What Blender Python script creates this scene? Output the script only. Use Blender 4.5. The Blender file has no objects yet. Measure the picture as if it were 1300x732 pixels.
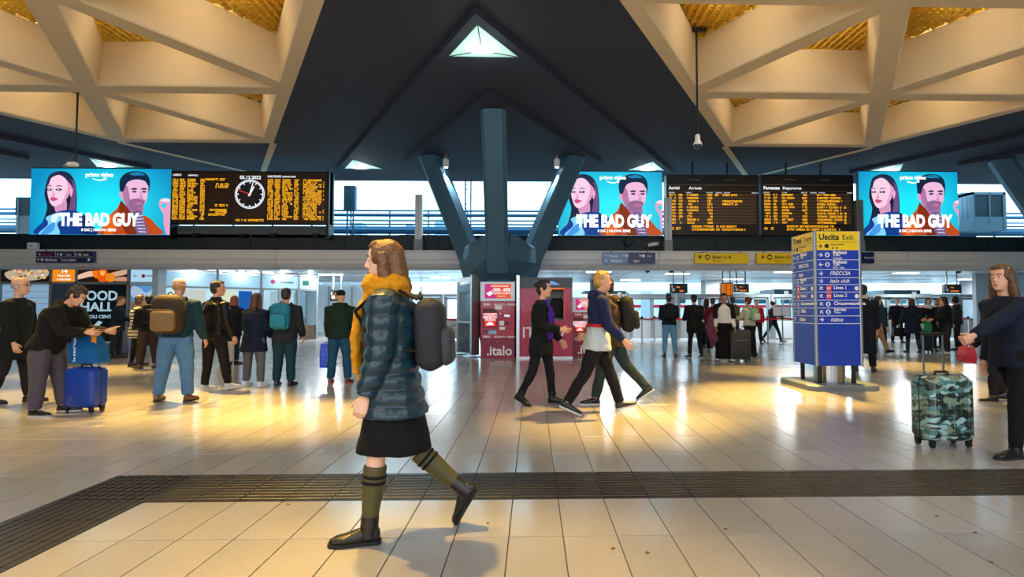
import bpy, math, random
import numpy as np
from mathutils import Vector, Matrix, Euler, noise
from mathutils.geometry import tessellate_polygon
random.seed(7)
SC = bpy.context.scene
COL = SC.collection
R = math.radians

# ------------------------------------------------------------ camera, world, exposure, big lights
F_PX, CX, CY, YAW, HC = 690.0, 693.0, 366.0, R(1.4), 1.265
PITCH = math.atan(27 / F_PX)
cam_d = bpy.data.cameras.new('camera'); cam = bpy.data.objects.new('camera', cam_d); COL.objects.link(cam)
cam_d.sensor_width = 36.0; cam_d.lens = 36.0 * F_PX / 1300.0
cam_d.shift_x = -(CX - 650) / 1300.0
cam_d.clip_start = 0.05; cam_d.clip_end = 500
cam.location = (0, 0, HC); cam.rotation_euler = (R(90) + PITCH, 0, -YAW)
SC.camera = cam
w = bpy.data.worlds.new('world'); SC.world = w; w.use_nodes = True
bgn = w.node_tree.nodes['Background']
bgn.inputs[0].default_value = (0.45, 0.79, 1.0, 1); bgn.inputs[1].default_value = 4.2
SC.view_settings.view_transform = 'Standard'; SC.view_settings.look = 'None'
SC.view_settings.exposure = 0.12; SC.view_settings.gamma = 1.0; SC.view_settings.use_curve_mapping = False
SC.cycles.max_bounces = 8
SC.cycles.sample_clamp_indirect = 4.0

def light(kind, loc, col, power, target=None, size=1.0, size_y=None, angle=60, blend=0.6, name='lamp_or_fill'):
    d = bpy.data.lights.new(name, kind); o = bpy.data.objects.new(name, d); COL.objects.link(o)
    d.color = col; d.energy = power; o.location = loc
    if kind == 'AREA':
        d.size = size
        if size_y: d.shape = 'RECTANGLE'; d.size_y = size_y
    else: d.shadow_soft_size = size
    if kind == 'SPOT': d.spot_size = R(angle); d.spot_blend = blend
    if target is not None:
        o.rotation_euler = (Vector(target) - Vector(loc)).to_track_quat('-Z', 'Y').to_euler()
    return o
WARM = (1.0, 0.60, 0.12); COOL = (0.55, 0.82, 1.0)
# fill lights added behind the camera at ceiling height, without fixtures
light('AREA', (-5, -2.0, 5.9), (0.98, 0.88, 0.80), 330, (-3.5, 4, 0), 6, 2)
light('AREA', (6, -2.0, 5.9), (0.84, 0.90, 1.0), 330, (4, 4, 0), 6, 2)
light('AREA', (0, -5.7, 2.6), (0.80, 0.88, 1.0), 700, (0, 6, 4.5), 16, 3)   # added fill from behind the camera, aimed up at the ceiling
# warm spotlights under the coffer beams: (lamp position, pool centre, power, cone)
for lp, tp, pw, an in (((-6.6, 9.6), (-4.9, 7.7), 6500, 30), ((-5.2, 8.6), (-3.9, 7.0), 5000, 28), ((-3.9, 7.6), (-2.7, 6.5), 6500, 28), ((-9.5, 9.0), (-7.3, 7.9), 4500, 30), ((-9.8, 6.4), (-6.0, 5.6), 2600, 34),
                       ((3.2, 7.6), (1.0, 6.3), 6000, 27), ((3.8, 8.6), (2.3, 7.0), 3500, 27), ((4.4, 10.4), (3.6, 8.2), 9000, 28), ((6.2, 10.2), (5.0, 8.0), 4500, 28), ((9.2, 10.6), (7.6, 7.9), 5000, 30),
                       ((-3.5, 4.4), (-1.6, 2.5), 2400, 34), ((-1.6, 4.4), (-.2, 2.3), 2200, 32), ((-10, 13.5), (-9.0, 11.6), 6500, 30), ((8.8, 13.6), (8.6, 12.0), 4500, 30), ((3.4, 11.9), (4.8, 11.2), 3000, 26)):
    light('SPOT', (*lp, 5.95), WARM, pw * 1.0, (*tp, 0), 0.12, angle=an, blend=1.0)

# ------------------------------------------------------------ camera ray helper for measuring
_F = Vector((math.sin(YAW) * math.cos(PITCH), math.cos(YAW) * math.cos(PITCH), math.sin(PITCH)))
_R = Vector((math.cos(YAW), -math.sin(YAW), 0)); _U = _R.cross(_F)
def ray(x, y): return _F * F_PX + _R * (x - CX) - _U * (y - CY)
def at(x, y, Y):
    d = ray(x, y); return Vector((0, 0, HC)) + d * (Y / d.y)
def onz(x, y, z=0.0):
    d = ray(x, y); return Vector((0, 0, HC)) + d * ((z - HC) / d.z)

# ------------------------------------------------------------ materials
def lin(h):
    h = h.lstrip('#'); r = []
    for i in (0, 2, 4):
        v = int(h[i:i + 2], 16) / 255; r.append(v / 12.92 if v <= .04045 else ((v + .055) / 1.055) ** 2.4)
    return tuple(r)
_M = {}
def mat(name, col='#888888', rough=.6, metal=0, emit=0, spec=.5, bump=0, bscale=40, vary=0, vscale=8, alpha=1, trans=0, emcol=None, coat=0):
    if name in _M: return _M[name]
    m = bpy.data.materials.new(name); m.use_nodes = True; _M[name] = m
    nt = m.node_tree; b = nt.nodes['Principled BSDF']
    c = lin(col) if isinstance(col, str) else col
    b.inputs['Base Color'].default_value = (*c, 1); b.inputs['Roughness'].default_value = rough
    b.inputs['Metallic'].default_value = metal; b.inputs['Specular IOR Level'].default_value = spec
    b.inputs['Coat Weight'].default_value = coat
    if trans: b.inputs['Transmission Weight'].default_value = trans; b.inputs['IOR'].default_value = 1.1
    if alpha < 1: b.inputs['Alpha'].default_value = alpha
    if emit:
        e = c if emcol is None else lin(emcol)
        b.inputs['Emission Color'].default_value = (*e, 1); b.inputs['Emission Strength'].default_value = emit
    if bump or vary:
        tc = nt.nodes.new('ShaderNodeTexCoord')
    if vary:
        n = nt.nodes.new('ShaderNodeTexNoise'); n.inputs['Scale'].default_value = vscale; n.inputs['Detail'].default_value = 4
        nt.links.new(tc.outputs['Object'], n.inputs['Vector'])
        mx = nt.nodes.new('ShaderNodeMix'); mx.data_type = 'RGBA'
        mx.inputs[6].default_value = (*[x * (1 - vary) for x in c], 1); mx.inputs[7].default_value = (*[min(1, x * (1 + vary)) for x in c], 1)
        nt.links.new(n.outputs[0], mx.inputs[0]); nt.links.new(mx.outputs[2], b.inputs['Base Color'])
    if bump:
        n2 = nt.nodes.new('ShaderNodeTexNoise'); n2.inputs['Scale'].default_value = bscale; n2.inputs['Detail'].default_value = 3
        nt.links.new(tc.outputs['Object'], n2.inputs['Vector'])
        bp = nt.nodes.new('ShaderNodeBump'); bp.inputs['Strength'].default_value = bump; bp.inputs['Distance'].default_value = .02
        nt.links.new(n2.outputs[0], bp.inputs['Height']); nt.links.new(bp.outputs[0], b.inputs['Normal'])
    return m
def cloth(col, rough=.85, bump=.35): return mat('cloth_' + col, col, rough, bump=bump, bscale=30, vary=.18, vscale=6, spec=.25)
def leather(col): return mat('leather_' + col, col, .38, bump=.2, bscale=25, spec=.5)
def screen(col, s=1.0): return mat('screen_%s_%s' % (col, s), '#050505', .4, emit=s, emcol=col, spec=.2)

def terrazzo(name, col, speck, rough):
    m = mat(name, col, rough); nt = m.node_tree; b = nt.nodes['Principled BSDF']; L = nt.links
    geo = nt.nodes.new('ShaderNodeNewGeometry'); oi = nt.nodes.new('ShaderNodeObjectInfo')
    v = nt.nodes.new('ShaderNodeTexVoronoi'); v.inputs['Scale'].default_value = 170; L.new(geo.outputs['Position'], v.inputs['Vector'])
    cr = nt.nodes.new('ShaderNodeValToRGB'); cr.color_ramp.elements[0].position = .12; cr.color_ramp.elements[1].position = .3
    c = lin(col); s = lin(speck)
    cr.color_ramp.elements[0].color = (*s, 1); cr.color_ramp.elements[1].color = (*c, 1); L.new(v.outputs['Distance'], cr.inputs[0])
    n = nt.nodes.new('ShaderNodeTexNoise'); n.inputs['Scale'].default_value = 1.3; n.inputs['Detail'].default_value = 5; L.new(geo.outputs['Position'], n.inputs['Vector'])
    ma = nt.nodes.new('ShaderNodeMapRange'); ma.inputs[3].default_value = .80; ma.inputs[4].default_value = 1.12; L.new(n.outputs[0], ma.inputs[0])
    mr = nt.nodes.new('ShaderNodeMapRange'); mr.inputs[3].default_value = .93; mr.inputs[4].default_value = 1.05; L.new(oi.outputs['Random'], mr.inputs[0])
    mu = nt.nodes.new('ShaderNodeMath'); mu.operation = 'MULTIPLY'; L.new(ma.outputs[0], mu.inputs[0]); L.new(mr.outputs[0], mu.inputs[1])
    vm = nt.nodes.new('ShaderNodeVectorMath'); vm.operation = 'SCALE'; L.new(cr.outputs[0], vm.inputs[0]); L.new(mu.outputs[0], vm.inputs['Scale'])
    L.new(vm.outputs[0], b.inputs['Base Color'])
    rr = nt.nodes.new('ShaderNodeMapRange'); rr.inputs[3].default_value = rough * .8; rr.inputs[4].default_value = rough * 1.25; L.new(n.outputs[0], rr.inputs[0]); L.new(rr.outputs[0], b.inputs['Roughness'])
    return m

# ------------------------------------------------------------ mesh builder
class MB:
    def __init__(s): s.v = []; s.f = []; s.m = []; s.cur = 0
    def add(s, vs, fs):
        o = len(s.v); s.v += [tuple(p) for p in vs]; s.f += [tuple(i + o for i in f) for f in fs]; s.m += [s.cur] * len(fs)
    def box(s, x0, x1, y0, y1, z0, z1, M=None):
        vs = [Vector(p) for p in ((x0, y0, z0), (x1, y0, z0), (x1, y1, z0), (x0, y1, z0), (x0, y0, z1), (x1, y0, z1), (x1, y1, z1), (x0, y1, z1))]
        if M is not None: vs = [M @ p for p in vs]
        s.add(vs, [(0, 3, 2, 1), (4, 5, 6, 7), (0, 1, 5, 4), (1, 2, 6, 5), (2, 3, 7, 6), (3, 0, 4, 7)]); return s
    def rings(s, rings, cap=True):
        n = len(rings[0]); vs = [p for r in rings for p in r]; fs = []
        for k in range(len(rings) - 1):
            for i in range(n):
                j = (i + 1) % n; fs.append((k * n + i, k * n + j, (k + 1) * n + j, (k + 1) * n + i))
        if cap: fs.append(tuple(reversed(range(n)))); fs.append(tuple((len(rings) - 1) * n + i for i in range(n)))
        s.add(vs, fs); return s
    def loft(s, secs, n=12, cap=True, p=2.0):
        """secs: (centre, u, v, ru, rv)"""
        out = []
        for c, u, v, ru, rv in secs:
            c = Vector(c); u = Vector(u); v = Vector(v); r = []
            for i in range(n):
                a = 2 * math.pi * i / n; ca, sa = math.cos(a), math.sin(a)
                x = math.copysign(abs(ca) ** (2 / p), ca); y = math.copysign(abs(sa) ** (2 / p), sa)
                r.append(c + u * ru * x + v * rv * y)
            out.append(r)
        return s.rings(out, cap)
    def tube(s, pts, rad, n=8, flat=1.0, up=None, cap=True):
        pts = [Vector(p) for p in pts]; secs = []
        if not isinstance(rad, (list, tuple)): rad = [rad] * len(pts)
        ref = Vector(up) if up is not None else None
        for i, p in enumerate(pts):
            t = (pts[min(i + 1, len(pts) - 1)] - pts[max(i - 1, 0)]).normalized()
            if ref is None or abs(ref.normalized().dot(t)) > .98: ref = Vector((1, 0, 0)) if abs(t.x) < .8 else Vector((0, 1, 0))
            u = (ref - t * ref.dot(t)).normalized(); v = t.cross(u); ref = u
            secs.append((p, u, v, rad[i], rad[i] * flat))
        return s.loft(secs, n, cap)
    def ell(s, c, rx, ry, rz, n=14, m=9, rot=None):
        c = Vector(c); rings = []
        for k in range(m + 1):
            a = -math.pi / 2 + math.pi * (k if 0 < k < m else (k + .08 if k == 0 else k - .08)) / m
            ring = []
            for i in range(n):
                b = 2 * math.pi * i / n
                q = Vector((rx * math.cos(a) * math.cos(b), ry * math.cos(a) * math.sin(b), rz * math.sin(a)))
                if rot is not None: q = rot @ q
                ring.append(c + q)
            rings.append(ring)
        return s.rings(rings)
    def rbox(s, c, sx, sy, sz, r, n=16, p=5, M=None):
        """rounded box centred on c"""
        rings = []
        for z, k in ((-sz / 2, 1 - 1.2 * r / min(sx, sy) * 2), (-sz / 2 + r * .3, 1 - .45 * r / min(sx, sy) * 2), (-sz / 2 + r, 1), (sz / 2 - r, 1), (sz / 2 - r * .3, 1 - .45 * r / min(sx, sy) * 2), (sz / 2, 1 - 1.2 * r / min(sx, sy) * 2)):
            k = max(k, .2); ring = []
            for i in range(n):
                a = 2 * math.pi * (i + .5) / n; ca, sa = math.cos(a), math.sin(a)
                q = Vector((math.copysign(abs(ca) ** (2 / p), ca) * (sx / 2 - (1 - k) * min(sx, sy) / 2), math.copysign(abs(sa) ** (2 / p), sa) * (sy / 2 - (1 - k) * min(sx, sy) / 2), z)) + Vector(c)
                ring.append(M @ q if M is not None else q)
            rings.append(ring)
        return s.rings(rings)
    def cyl(s, c, r, z0, z1, n=20, r2=None):
        r2 = r if r2 is None else r2
        return s.loft([((c[0], c[1], z0), (1, 0, 0), (0, 1, 0), r, r), ((c[0], c[1], z1), (1, 0, 0), (0, 1, 0), r2, r2)], n)
    def lathe(s, c, prof, n=20):
        return s.loft([((c[0], c[1], c[2] + z), (1, 0, 0), (0, 1, 0), r, r) for r, z in prof], n)
    def prism(s, pts, z0, z1):
        n = len(pts); s.rings([[Vector((p[0], p[1], z0)) for p in pts], [Vector((p[0], p[1], z1)) for p in pts]]); return s
    def prismxz(s, pts, y0, y1):
        """polygon in x,z, extruded along y"""
        s.rings([[Vector((p[0], y1, p[1])) for p in pts], [Vector((p[0], y0, p[1])) for p in pts]]); return s
    def mesh(s, name, mats, smooth=False):
        me = bpy.data.meshes.new(name); me.from_pydata(s.v, [], s.f)
        for m in (mats if isinstance(mats, (list, tuple)) else [mats]): me.materials.append(m)
        if any(s.m): me.polygons.foreach_set('material_index', s.m)
        if smooth: me.polygons.foreach_set('use_smooth', [True] * len(me.polygons)); smooth_angle(me)
        me.update(); return me
    def build(s, name, mats, parent=None, smooth=False, label=None):
        o = bpy.data.objects.new(name, s.mesh(name, mats, smooth)); COL.objects.link(o)
        if parent is not None:
            o.parent = parent; base = getattr(parent, '_', None)
        if label: o['label'] = label
        return o
def smooth_angle(me, ang=35):
    # mark sharp edges by face angle so that smooth shading keeps the creases
    n = len(me.polygons)
    if n == 0: return
    ek = {}
    for p in me.polygons:
        for k in p.edge_keys: ek.setdefault(k, []).append(p.index)
    ca = math.cos(R(ang)); pl = me.polygons
    me.update()
    nr = [p.normal.copy() for p in pl]
    for e in me.edges:
        f = ek.get(tuple(sorted(e.vertices)), ())
        if len(f) == 2 and nr[f[0]].dot(nr[f[1]]) < ca: e.use_edge_sharp = True

def thing(name, label, cat, loc=(0, 0, 0), rz=0, group=None):
    o = bpy.data.objects.new(name, None); COL.objects.link(o); o.location = loc; o.rotation_euler = (0, 0, rz)
    o.empty_display_size = .1
    return tag(o, label, cat, group)
def tag(o, label, cat, group=None, kind=None):
    o['label'] = label; o['category'] = cat
    if group: o['group'] = group
    if kind: o['kind'] = kind
    return o
def struct(o): o['kind'] = 'structure'; return o
def stuff(o): o['kind'] = 'stuff'; return o

def text(s, size, loc, m, parent=None, name='lettering', align='LEFT', bold=0, thick=.002, rot=(R(90), 0, 0), sx=1.0, shear=0):
    cu = bpy.data.curves.new('t', 'FONT'); cu.body = s; cu.size = size; cu.align_x = align; cu.offset = bold * size; cu.extrude = thick / 2; cu.shear = shear; cu.resolution_u = 3
    o = bpy.data.objects.new('t', cu); me = bpy.data.meshes.new_from_object(o); bpy.data.objects.remove(o)
    me.materials.clear(); me.materials.append(m)
    ob = bpy.data.objects.new(name, me); COL.objects.link(ob)
    ob.location = loc; ob.rotation_euler = rot; ob.scale = (sx, 1, 1)
    if parent is not None: ob.parent = parent
    return ob

# common materials
M_steel = mat('brushed_steel', '#b8bcc0', .3, metal=1, bump=.05, bscale=200)
M_alu = mat('aluminium', '#9aa0a4', .4, metal=.9)
M_dark = mat('dark_metal', '#15181c', .5, metal=.3)
M_black = mat('black_plastic', '#0b0c0e', .45)
M_white = mat('white_plastic', '#e8eaec', .4)
M_grey = mat('grey_paint', '#7d8286', .5)
M_glass = mat('clear_glass', '#e6f4f8', .03, trans=1, spec=.5)
M_cream = mat('cream_concrete', '#d6c3a0', .75, bump=.12, bscale=60, vary=.06, vscale=2)
M_ceil = mat('dark_roof_plaster', '#262a3c', .8, bump=.25, bscale=70, vary=.15, vscale=3)
M_col = mat('blue_grey_concrete', '#3a6278', .65, bump=.2, bscale=60, vary=.12, vscale=3)
M_gold = mat('gold_louvre', '#d8bc50', .4, metal=.4)
M_navy = mat('sign_navy', '#0a38b4', .4)
M_yel = mat('sign_yellow', '#f2cf12', .4)
M_signw = mat('sign_white', '#f4f6f8', .4)
M_signk = mat('sign_black', '#101216', .5)
# ------------------------------------------------------------ floor
TX, TY, X0, Y0 = 0.3035, 0.6, -0.131, 3.09
M_tile = terrazzo('terrazzo_tile', '#9f9c9a', '#7a746c', .18)
M_tact = mat('dark_rubber_tactile', '#1d1a1a', .38, bump=.15, bscale=120, vary=.15, vscale=5)
floor_bm = MB(); floor_bm.box(-30, 30, -6, 45, -.3, -.006)
floor = struct(floor_bm.build('floor', mat('dark_grout', '#3a332c', .8)))
def tile_mesh(sx, sy, name, m):
    g = .003; b = MB()
    b.rings([[Vector((x, y, z)) for x, y in ((d, d), (sx - d, d), (sx - d, sy - d), (d, sy - d))] for z, d in ((-.02, g), (-.0012, g), (0, g + .0015))])
    return b.mesh(name, m)
tme = tile_mesh(TX, TY, 'tile', M_tile)
BX1 = X0 - 8 * TX  # inner corner of the tactile path
BX0 = BX1 - 2 * TX
cells = []
for r in range(-12, 48):
    for c in range(-75, 78):
        x, y = X0 + c * TX, Y0 + r * TY
        if r == 1 and x > BX0 - .01: continue
        if r <= 1 and BX0 - .01 < x < BX1 - .01: continue
        cx, cy = x + TX / 2, y + TY / 2
        vis = cy > 2.1 and abs(cx) < cy * 1.05 + .5
        cells.append((0 if vis else 1, math.hypot(cx, cy), x, y))
cells.sort()
rest = MB(); g = .003
for i, (v, d, x, y) in enumerate(cells):
    if i < 300:
        o = bpy.data.objects.new('tile', tme); COL.objects.link(o); o.location = (x, y, 0); o.parent = floor
    elif y + TY < 34:
        rest.rings([[Vector((x + a, y + b, z)) for a, b in ((k, k), (TX - k, k), (TX - k, TY - k), (k, TY - k))] for z, k in ((-.006, g), (0, g))])
stuff(rest.build('far_tiles', M_tile, floor))
# platform ground outside
# tactile path: ribbed tiles
def tactile_mesh():
    b = MB(); g = .003; b.box(g, TX - g, g, TY - g, -.02, .001)
    for k in range(9):
        y = .06 + k * .06
        b.rings([[Vector((x, y + a, z)) for x, a, z in ((g, -.016, .001), (g, -.009, .0055), (g, .009, .0055), (g, .016, .001))],
                 [Vector((x, y + a, z)) for x, a, z in ((TX - g, -.016, .001), (TX - g, -.009, .0055), (TX - g, .009, .0055), (TX - g, .016, .001))]])
    return b.mesh('tactile_tile', M_tact)
tam = tactile_mesh()
for c in range(0, 60):
    o = bpy.data.objects.new('tactile_tile', tam); COL.objects.link(o); o.location = (BX1 + c * TX, Y0 + TY, 0); o.parent = floor
for r in range(0, 12):
    o = bpy.data.objects.new('tactile_tile', tam); COL.objects.link(o); o.rotation_euler = (0, 0, -R(90)); o.scale = (1, 2 * TX / TY, 1)
    o.location = (BX0, Y0 + TY - r * TX, 0); o.parent = floor
b = MB(); b.box(BX0 + .003, BX1 - .003, Y0 + TY + .003, Y0 + 2 * TY - .003, -.02, .001)
for i in range(9):
    for j in range(7):   # short diagonal dashes of the turning tile
        x = BX0 + .05 + i * .062; y = Y0 + TY + .06 + j * .08
        b.box(-.008, .008, -.026, .026, 0, .006, Matrix.Translation((x, y, 0)) @ Matrix.Rotation(R(-35), 4, 'Z'))
b.build('turning_tile', M_tact, floor)
# chewing-gum stains pressed on the tiles
b = MB()
for px, py in ((619, 663.5), (921, 671), (822, 701), (778, 696), (1238, 676), (1258, 713), (366, 640), (1190, 655)):
    p = onz(px, py); b.prism([(p.x + .012 * math.cos(a) * random.uniform(.7, 1.3), p.y + .014 * math.sin(a) * random.uniform(.7, 1.3)) for a in [k * .785 for k in range(8)]], .0002, .0012)
stuff(b.build('gum_stain', mat('old_gum', '#4a3626', .7), floor))

# unseen rear and side hall walls, added to shut out sky light
M_hall = mat('hall_wall', '#8a8780', .7)
struct(MB().box(-26, 26, -6.2, -6, 0, 6).build('wall_rear', M_hall)); struct(MB().box(-26.2, -26, -6, 17, 0, 6).build('wall_side_left', M_hall)); struct(MB().box(26, 26.2, -6, 17, 0, 6).build('wall_side_right', M_hall))
# ------------------------------------------------------------ ceiling
h = 4.785; H = HC + h
S = .9125 * h; RW = .79 * h; P = 4 * S; XA = -.19 * h; YA = .90 * h; CYT = 3.13 * h
def node(reg, k, i): return (XA + (reg) * P + k * S / 2 + i * S, YA + k * RW)
ceil = bpy.data.objects.new('ceiling', None)
roof = MB(); roof.box(-34, 34, -6, 20, H + 1.45, H + 1.7)
ceil = struct(roof.build('ceiling', M_ceil))
def tri(cx, cy, rad): return [(cx, cy - rad), (cx + rad * .866, cy + rad / 2), (cx - rad * .866, cy + rad / 2)]
def poly_slab(outer, holes, z0, z1, name, m, parent):
    polys = [[Vector((x, y, 0)) for x, y in outer]] + [[Vector((x, y, 0)) for x, y in hh] for hh in holes]
    flat = [p for q in polys for p in q]; t = tessellate_polygon(polys); b = MB()
    b.add([(p.x, p.y, z0) for p in flat], t); b.add([(p.x, p.y, z1) for p in flat], t)
    for q in polys:
        n = len(q)
        for i in range(n):
            a, c = q[i], q[(i + 1) % n]; b.add([(a.x, a.y, z0), (c.x, c.y, z0), (c.x, c.y, z1), (a.x, a.y, z1)], [(0, 1, 2, 3)])
    return b.build(name, m, parent)
r1, r2 = 1.37 * h, .74 * h
lights_at = []
for t in (-1, 0, 1):
    cx = XA + t * P
    sk = []
    for q in range(3):
        a = R(-90 + 120 * q); rr = r1 - .235 * h
        sk.append(tri(cx + rr * math.cos(a), CYT + rr * math.sin(a), .165 * h)); lights_at.append((t, q, cx + rr * math.cos(a), CYT + rr * math.sin(a)))
    outer = [(cx, YA), (cx + P / 2, YA + 4 * RW), (cx - P / 2, YA + 4 * RW)]
    poly_slab(outer, sk, H, H + .25, 'dark_slab', M_ceil, ceil)
    poly_slab(tri(cx, CYT, r1), sk, H - .11, H + .001, 'stepped_plate', M_ceil, ceil)
    poly_slab(tri(cx, CYT, r2), [], H - .22, H - .109, 'stepped_plate', M_ceil, ceil)
for reg in (-1, 0):
    n3, n3b, n4 = node(reg, 3, 0), node(reg, 3, 1), node(reg, 4, 0)
    poly_slab([n3, n3b, n4], [], H, H + .25, 'dark_slab', M_ceil, ceil)
    for a_, sg in ((n3, 1), (n3b, -1)):     # thin cream joint that carries the coffer edge on to the rear
        dx, dy = n4[0] - a_[0], n4[1] - a_[1]; L_ = math.hypot(dx, dy); nx, ny = -dy / L_ * .09, dx / L_ * .09
        poly_slab([(a_[0] - nx, a_[1] - ny), (a_[0] + nx, a_[1] + ny), (n4[0] + nx, n4[1] + ny), (n4[0] - nx, n4[1] - ny)], [], H - .012, H + .1, 'joint_strip', M_cream, ceil)
poly_slab([(-34, YA + 4 * RW), (34, YA + 4 * RW), (34, 20.2), (-34, 20.2)], [], H, H + .25, 'dark_slab', M_ceil, ceil)
poly_slab([(-34, -6), (34, -6), (34, YA), (-34, YA)], [], H, H + .25, 'dark_slab', M_cream, ceil)
for sg in (-1, 1):
    xe = XA + sg * P; poly_slab([(xe, YA), (xe + sg * P / 2, YA + 4 * RW), (sg * 34, YA + 4 * RW), (sg * 34, YA)], [], H + .01, H + .25, 'dark_slab', M_ceil, ceil)
# coffers
def inset(tr, d):
    out = []; n = len(tr); d = d if isinstance(d, (list, tuple)) else [d] * n
    ln = []
    for i in range(n):
        a = Vector(tr[i]); b_ = Vector(tr[(i + 1) % n]); t = (b_ - a).normalized(); c = (Vector(tr[0]) + Vector(tr[1]) + Vector(tr[2])) / 3
        nn = Vector((-t.y, t.x))
        if nn.dot(c - a) < 0: nn = -nn
        ln.append((a + nn * d[i], t))
    for i in range(n):
        (p, t), (q, u) = ln[i - 1], ln[i]; den = t.x * u.y - t.y * u.x; s_ = ((q.x - p.x) * u.y - (q.y - p.y) * u.x) / den; out.append(p + t * s_)
    return out
M_lamp = mat('warm_lamp_glow', '#ffcf70', .4, emit=14, emcol='#ffd870')
M_back = mat('gold_backing', '#a88428', .5, metal=.3)
HT = .92
def coffer(tr, edge):
    d = [.27 if e else .19 for e in edge]
    i0 = inset(tr, d); i1 = inset(tr, [x + .02 for x in d]); i2 = inset(tr, [x + .10 for x in d]); i3 = inset(tr, [x + .5 for x in d])
    b = MB(); ring = lambda q, z: [Vector((p[0], p[1], z)) for p in q]
    rr = [ring(tr, H + HT + .1), ring(tr, H), ring(i0, H), ring(i1, H + .03), ring(i2, H + HT), ring(tr, H + HT + .1)]
    b.rings(rr, cap=False)
    c = b.build('coffer', M_cream, ceil)
    # louvre grid over the opening: ribs running front to back and waved slats across
    t2 = [Vector(p) for p in i2]; z0 = H + HT - .02; g = MB()
    xs = [p.x for p in t2]; ys = [p.y for p in t2]
    def clip(axis, val):
        pts = []
        for i in range(3):
            a, b_ = t2[i], t2[(i + 1) % 3]; u0, u1 = a[axis] - val, b_[axis] - val
            if (u0 < 0) != (u1 < 0): pts.append(a[1 - axis] + (b_[1 - axis] - a[1 - axis]) * (u0 / (u0 - u1)))
        return sorted(pts)
    x = min(xs) + .07
    while x < max(xs):
        q = clip(0, x)
        if len(q) == 2 and q[1] - q[0] > .05:
            g.rings([[Vector((x + a, yy, z0 + zz)) for a, zz in ((-.05, .10), (0, 0), (.05, .10))] for yy in (q[0], q[1])])
        x += .15
    y = min(ys) + .05
    while y < max(ys):
        q = clip(1, y)
        if len(q) == 2 and q[1] - q[0] > .05:
            g.rings([[Vector((xx, y + a, z0 + zz)) for a, zz in ((0, .03), (.035, .12), (.02, .13))] for xx in (q[0], q[1])])
        y += .11
    stuff(g.build('louvre_grid', M_gold, c))
    bk = MB(); bk.prism([(p.x, p.y) for p in inset(tr, .05)], H + HT + .42, H + HT + .45); bk.build('louvre_backing', M_back, c)
    ctr = (t2[0] + t2[1] + t2[2]) / 3
    lb = MB(); lb.lathe((ctr.x, ctr.y, H + HT + .22), [(.16, 0), (.22, .03), (.12, .12), (.06, .2)], 14); lb.build('lamp', M_lamp, c)
    l = light('POINT', (ctr.x, ctr.y, H + HT + .16), (1.0, .82, .38), 300, None, .12); l.parent = None
    # warm lamp washing the coffer sides
    light('POINT', (ctr.x, ctr.y, H + HT - .15), (1.0, .84, .62), 26, None, .15)
for reg in (-1, 0):
    for k in range(3):
        for i in range(4 - k):
            coffer([node(reg, k, i), node(reg, k, i + 1), node(reg, k + 1, i)], [k == 0, i == 3 - k, i == 0])
        for i in range(3 - k):
            coffer([node(reg, k, i + 1), node(reg, k + 1, i + 1), node(reg, k + 1, i)], [False, k == 2, False])
# triangular skylights
M_sky = mat('skylight_diffuser', '#cfeee6', .4, emit=.55, emcol='#9fd8cc')
M_skyr = mat('skylight_rib', '#1c2c30', .5)
nm = {-1: 'left', 0: 'central', 1: 'right'}
for t, q, x, y in lights_at:
    lab = ('triangular ceiling light at the near tip of the %s dark roof plate' if q == 0 else ('triangular ceiling light at the rear right tip of the %s dark roof plate' if q == 1 else 'triangular ceiling light at the rear left tip of the %s dark roof plate')) % nm[t]
    r = thing('ceiling_light', lab, 'light', (x, y, H), 0, None)
    T = tri(0, 0, .163 * h); ap = Vector((0, .0, -.17))
    for i in range(3):
        a, b_ = T[i], T[(i + 1) % 3]; m_ = MB(); m_.add([(a[0], a[1], -.10), (b_[0], b_[1], -.10), ap, (a[0], a[1], -.07), (b_[0], b_[1], -.07), ap + Vector((0, 0, .03))], [(0, 1, 2), (5, 4, 3), (0, 3, 4, 1), (1, 4, 5, 2), (2, 5, 3, 0)])
        m_.build('diffuser', M_sky, r)
        rb = MB(); rb.tube([(a[0], a[1], -.10), ap], .010, 6); rb.build('rib', M_skyr, r)
    lb = MB(); lb.ell((0, -.05, -.155), .30, .16, .05, 16, 6); lb.build('centre_glow', mat('skylight_glow', '#ffffff', .4, emit=2.2, emcol='#e4fff8'), r, True)  # bright piece added below the diffuser to imitate its brighter centre
    fr = MB()
    for i in range(3): a, b_ = T[i], T[(i + 1) % 3]; fr.tube([(a[0], a[1], -.10), (b_[0], b_[1], -.10)], .018, 6)
    fr.build('frame', M_skyr, r)
    light('POINT', (x, y, H - .45), (.75, 1, .92), 14, None, .3)
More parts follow.
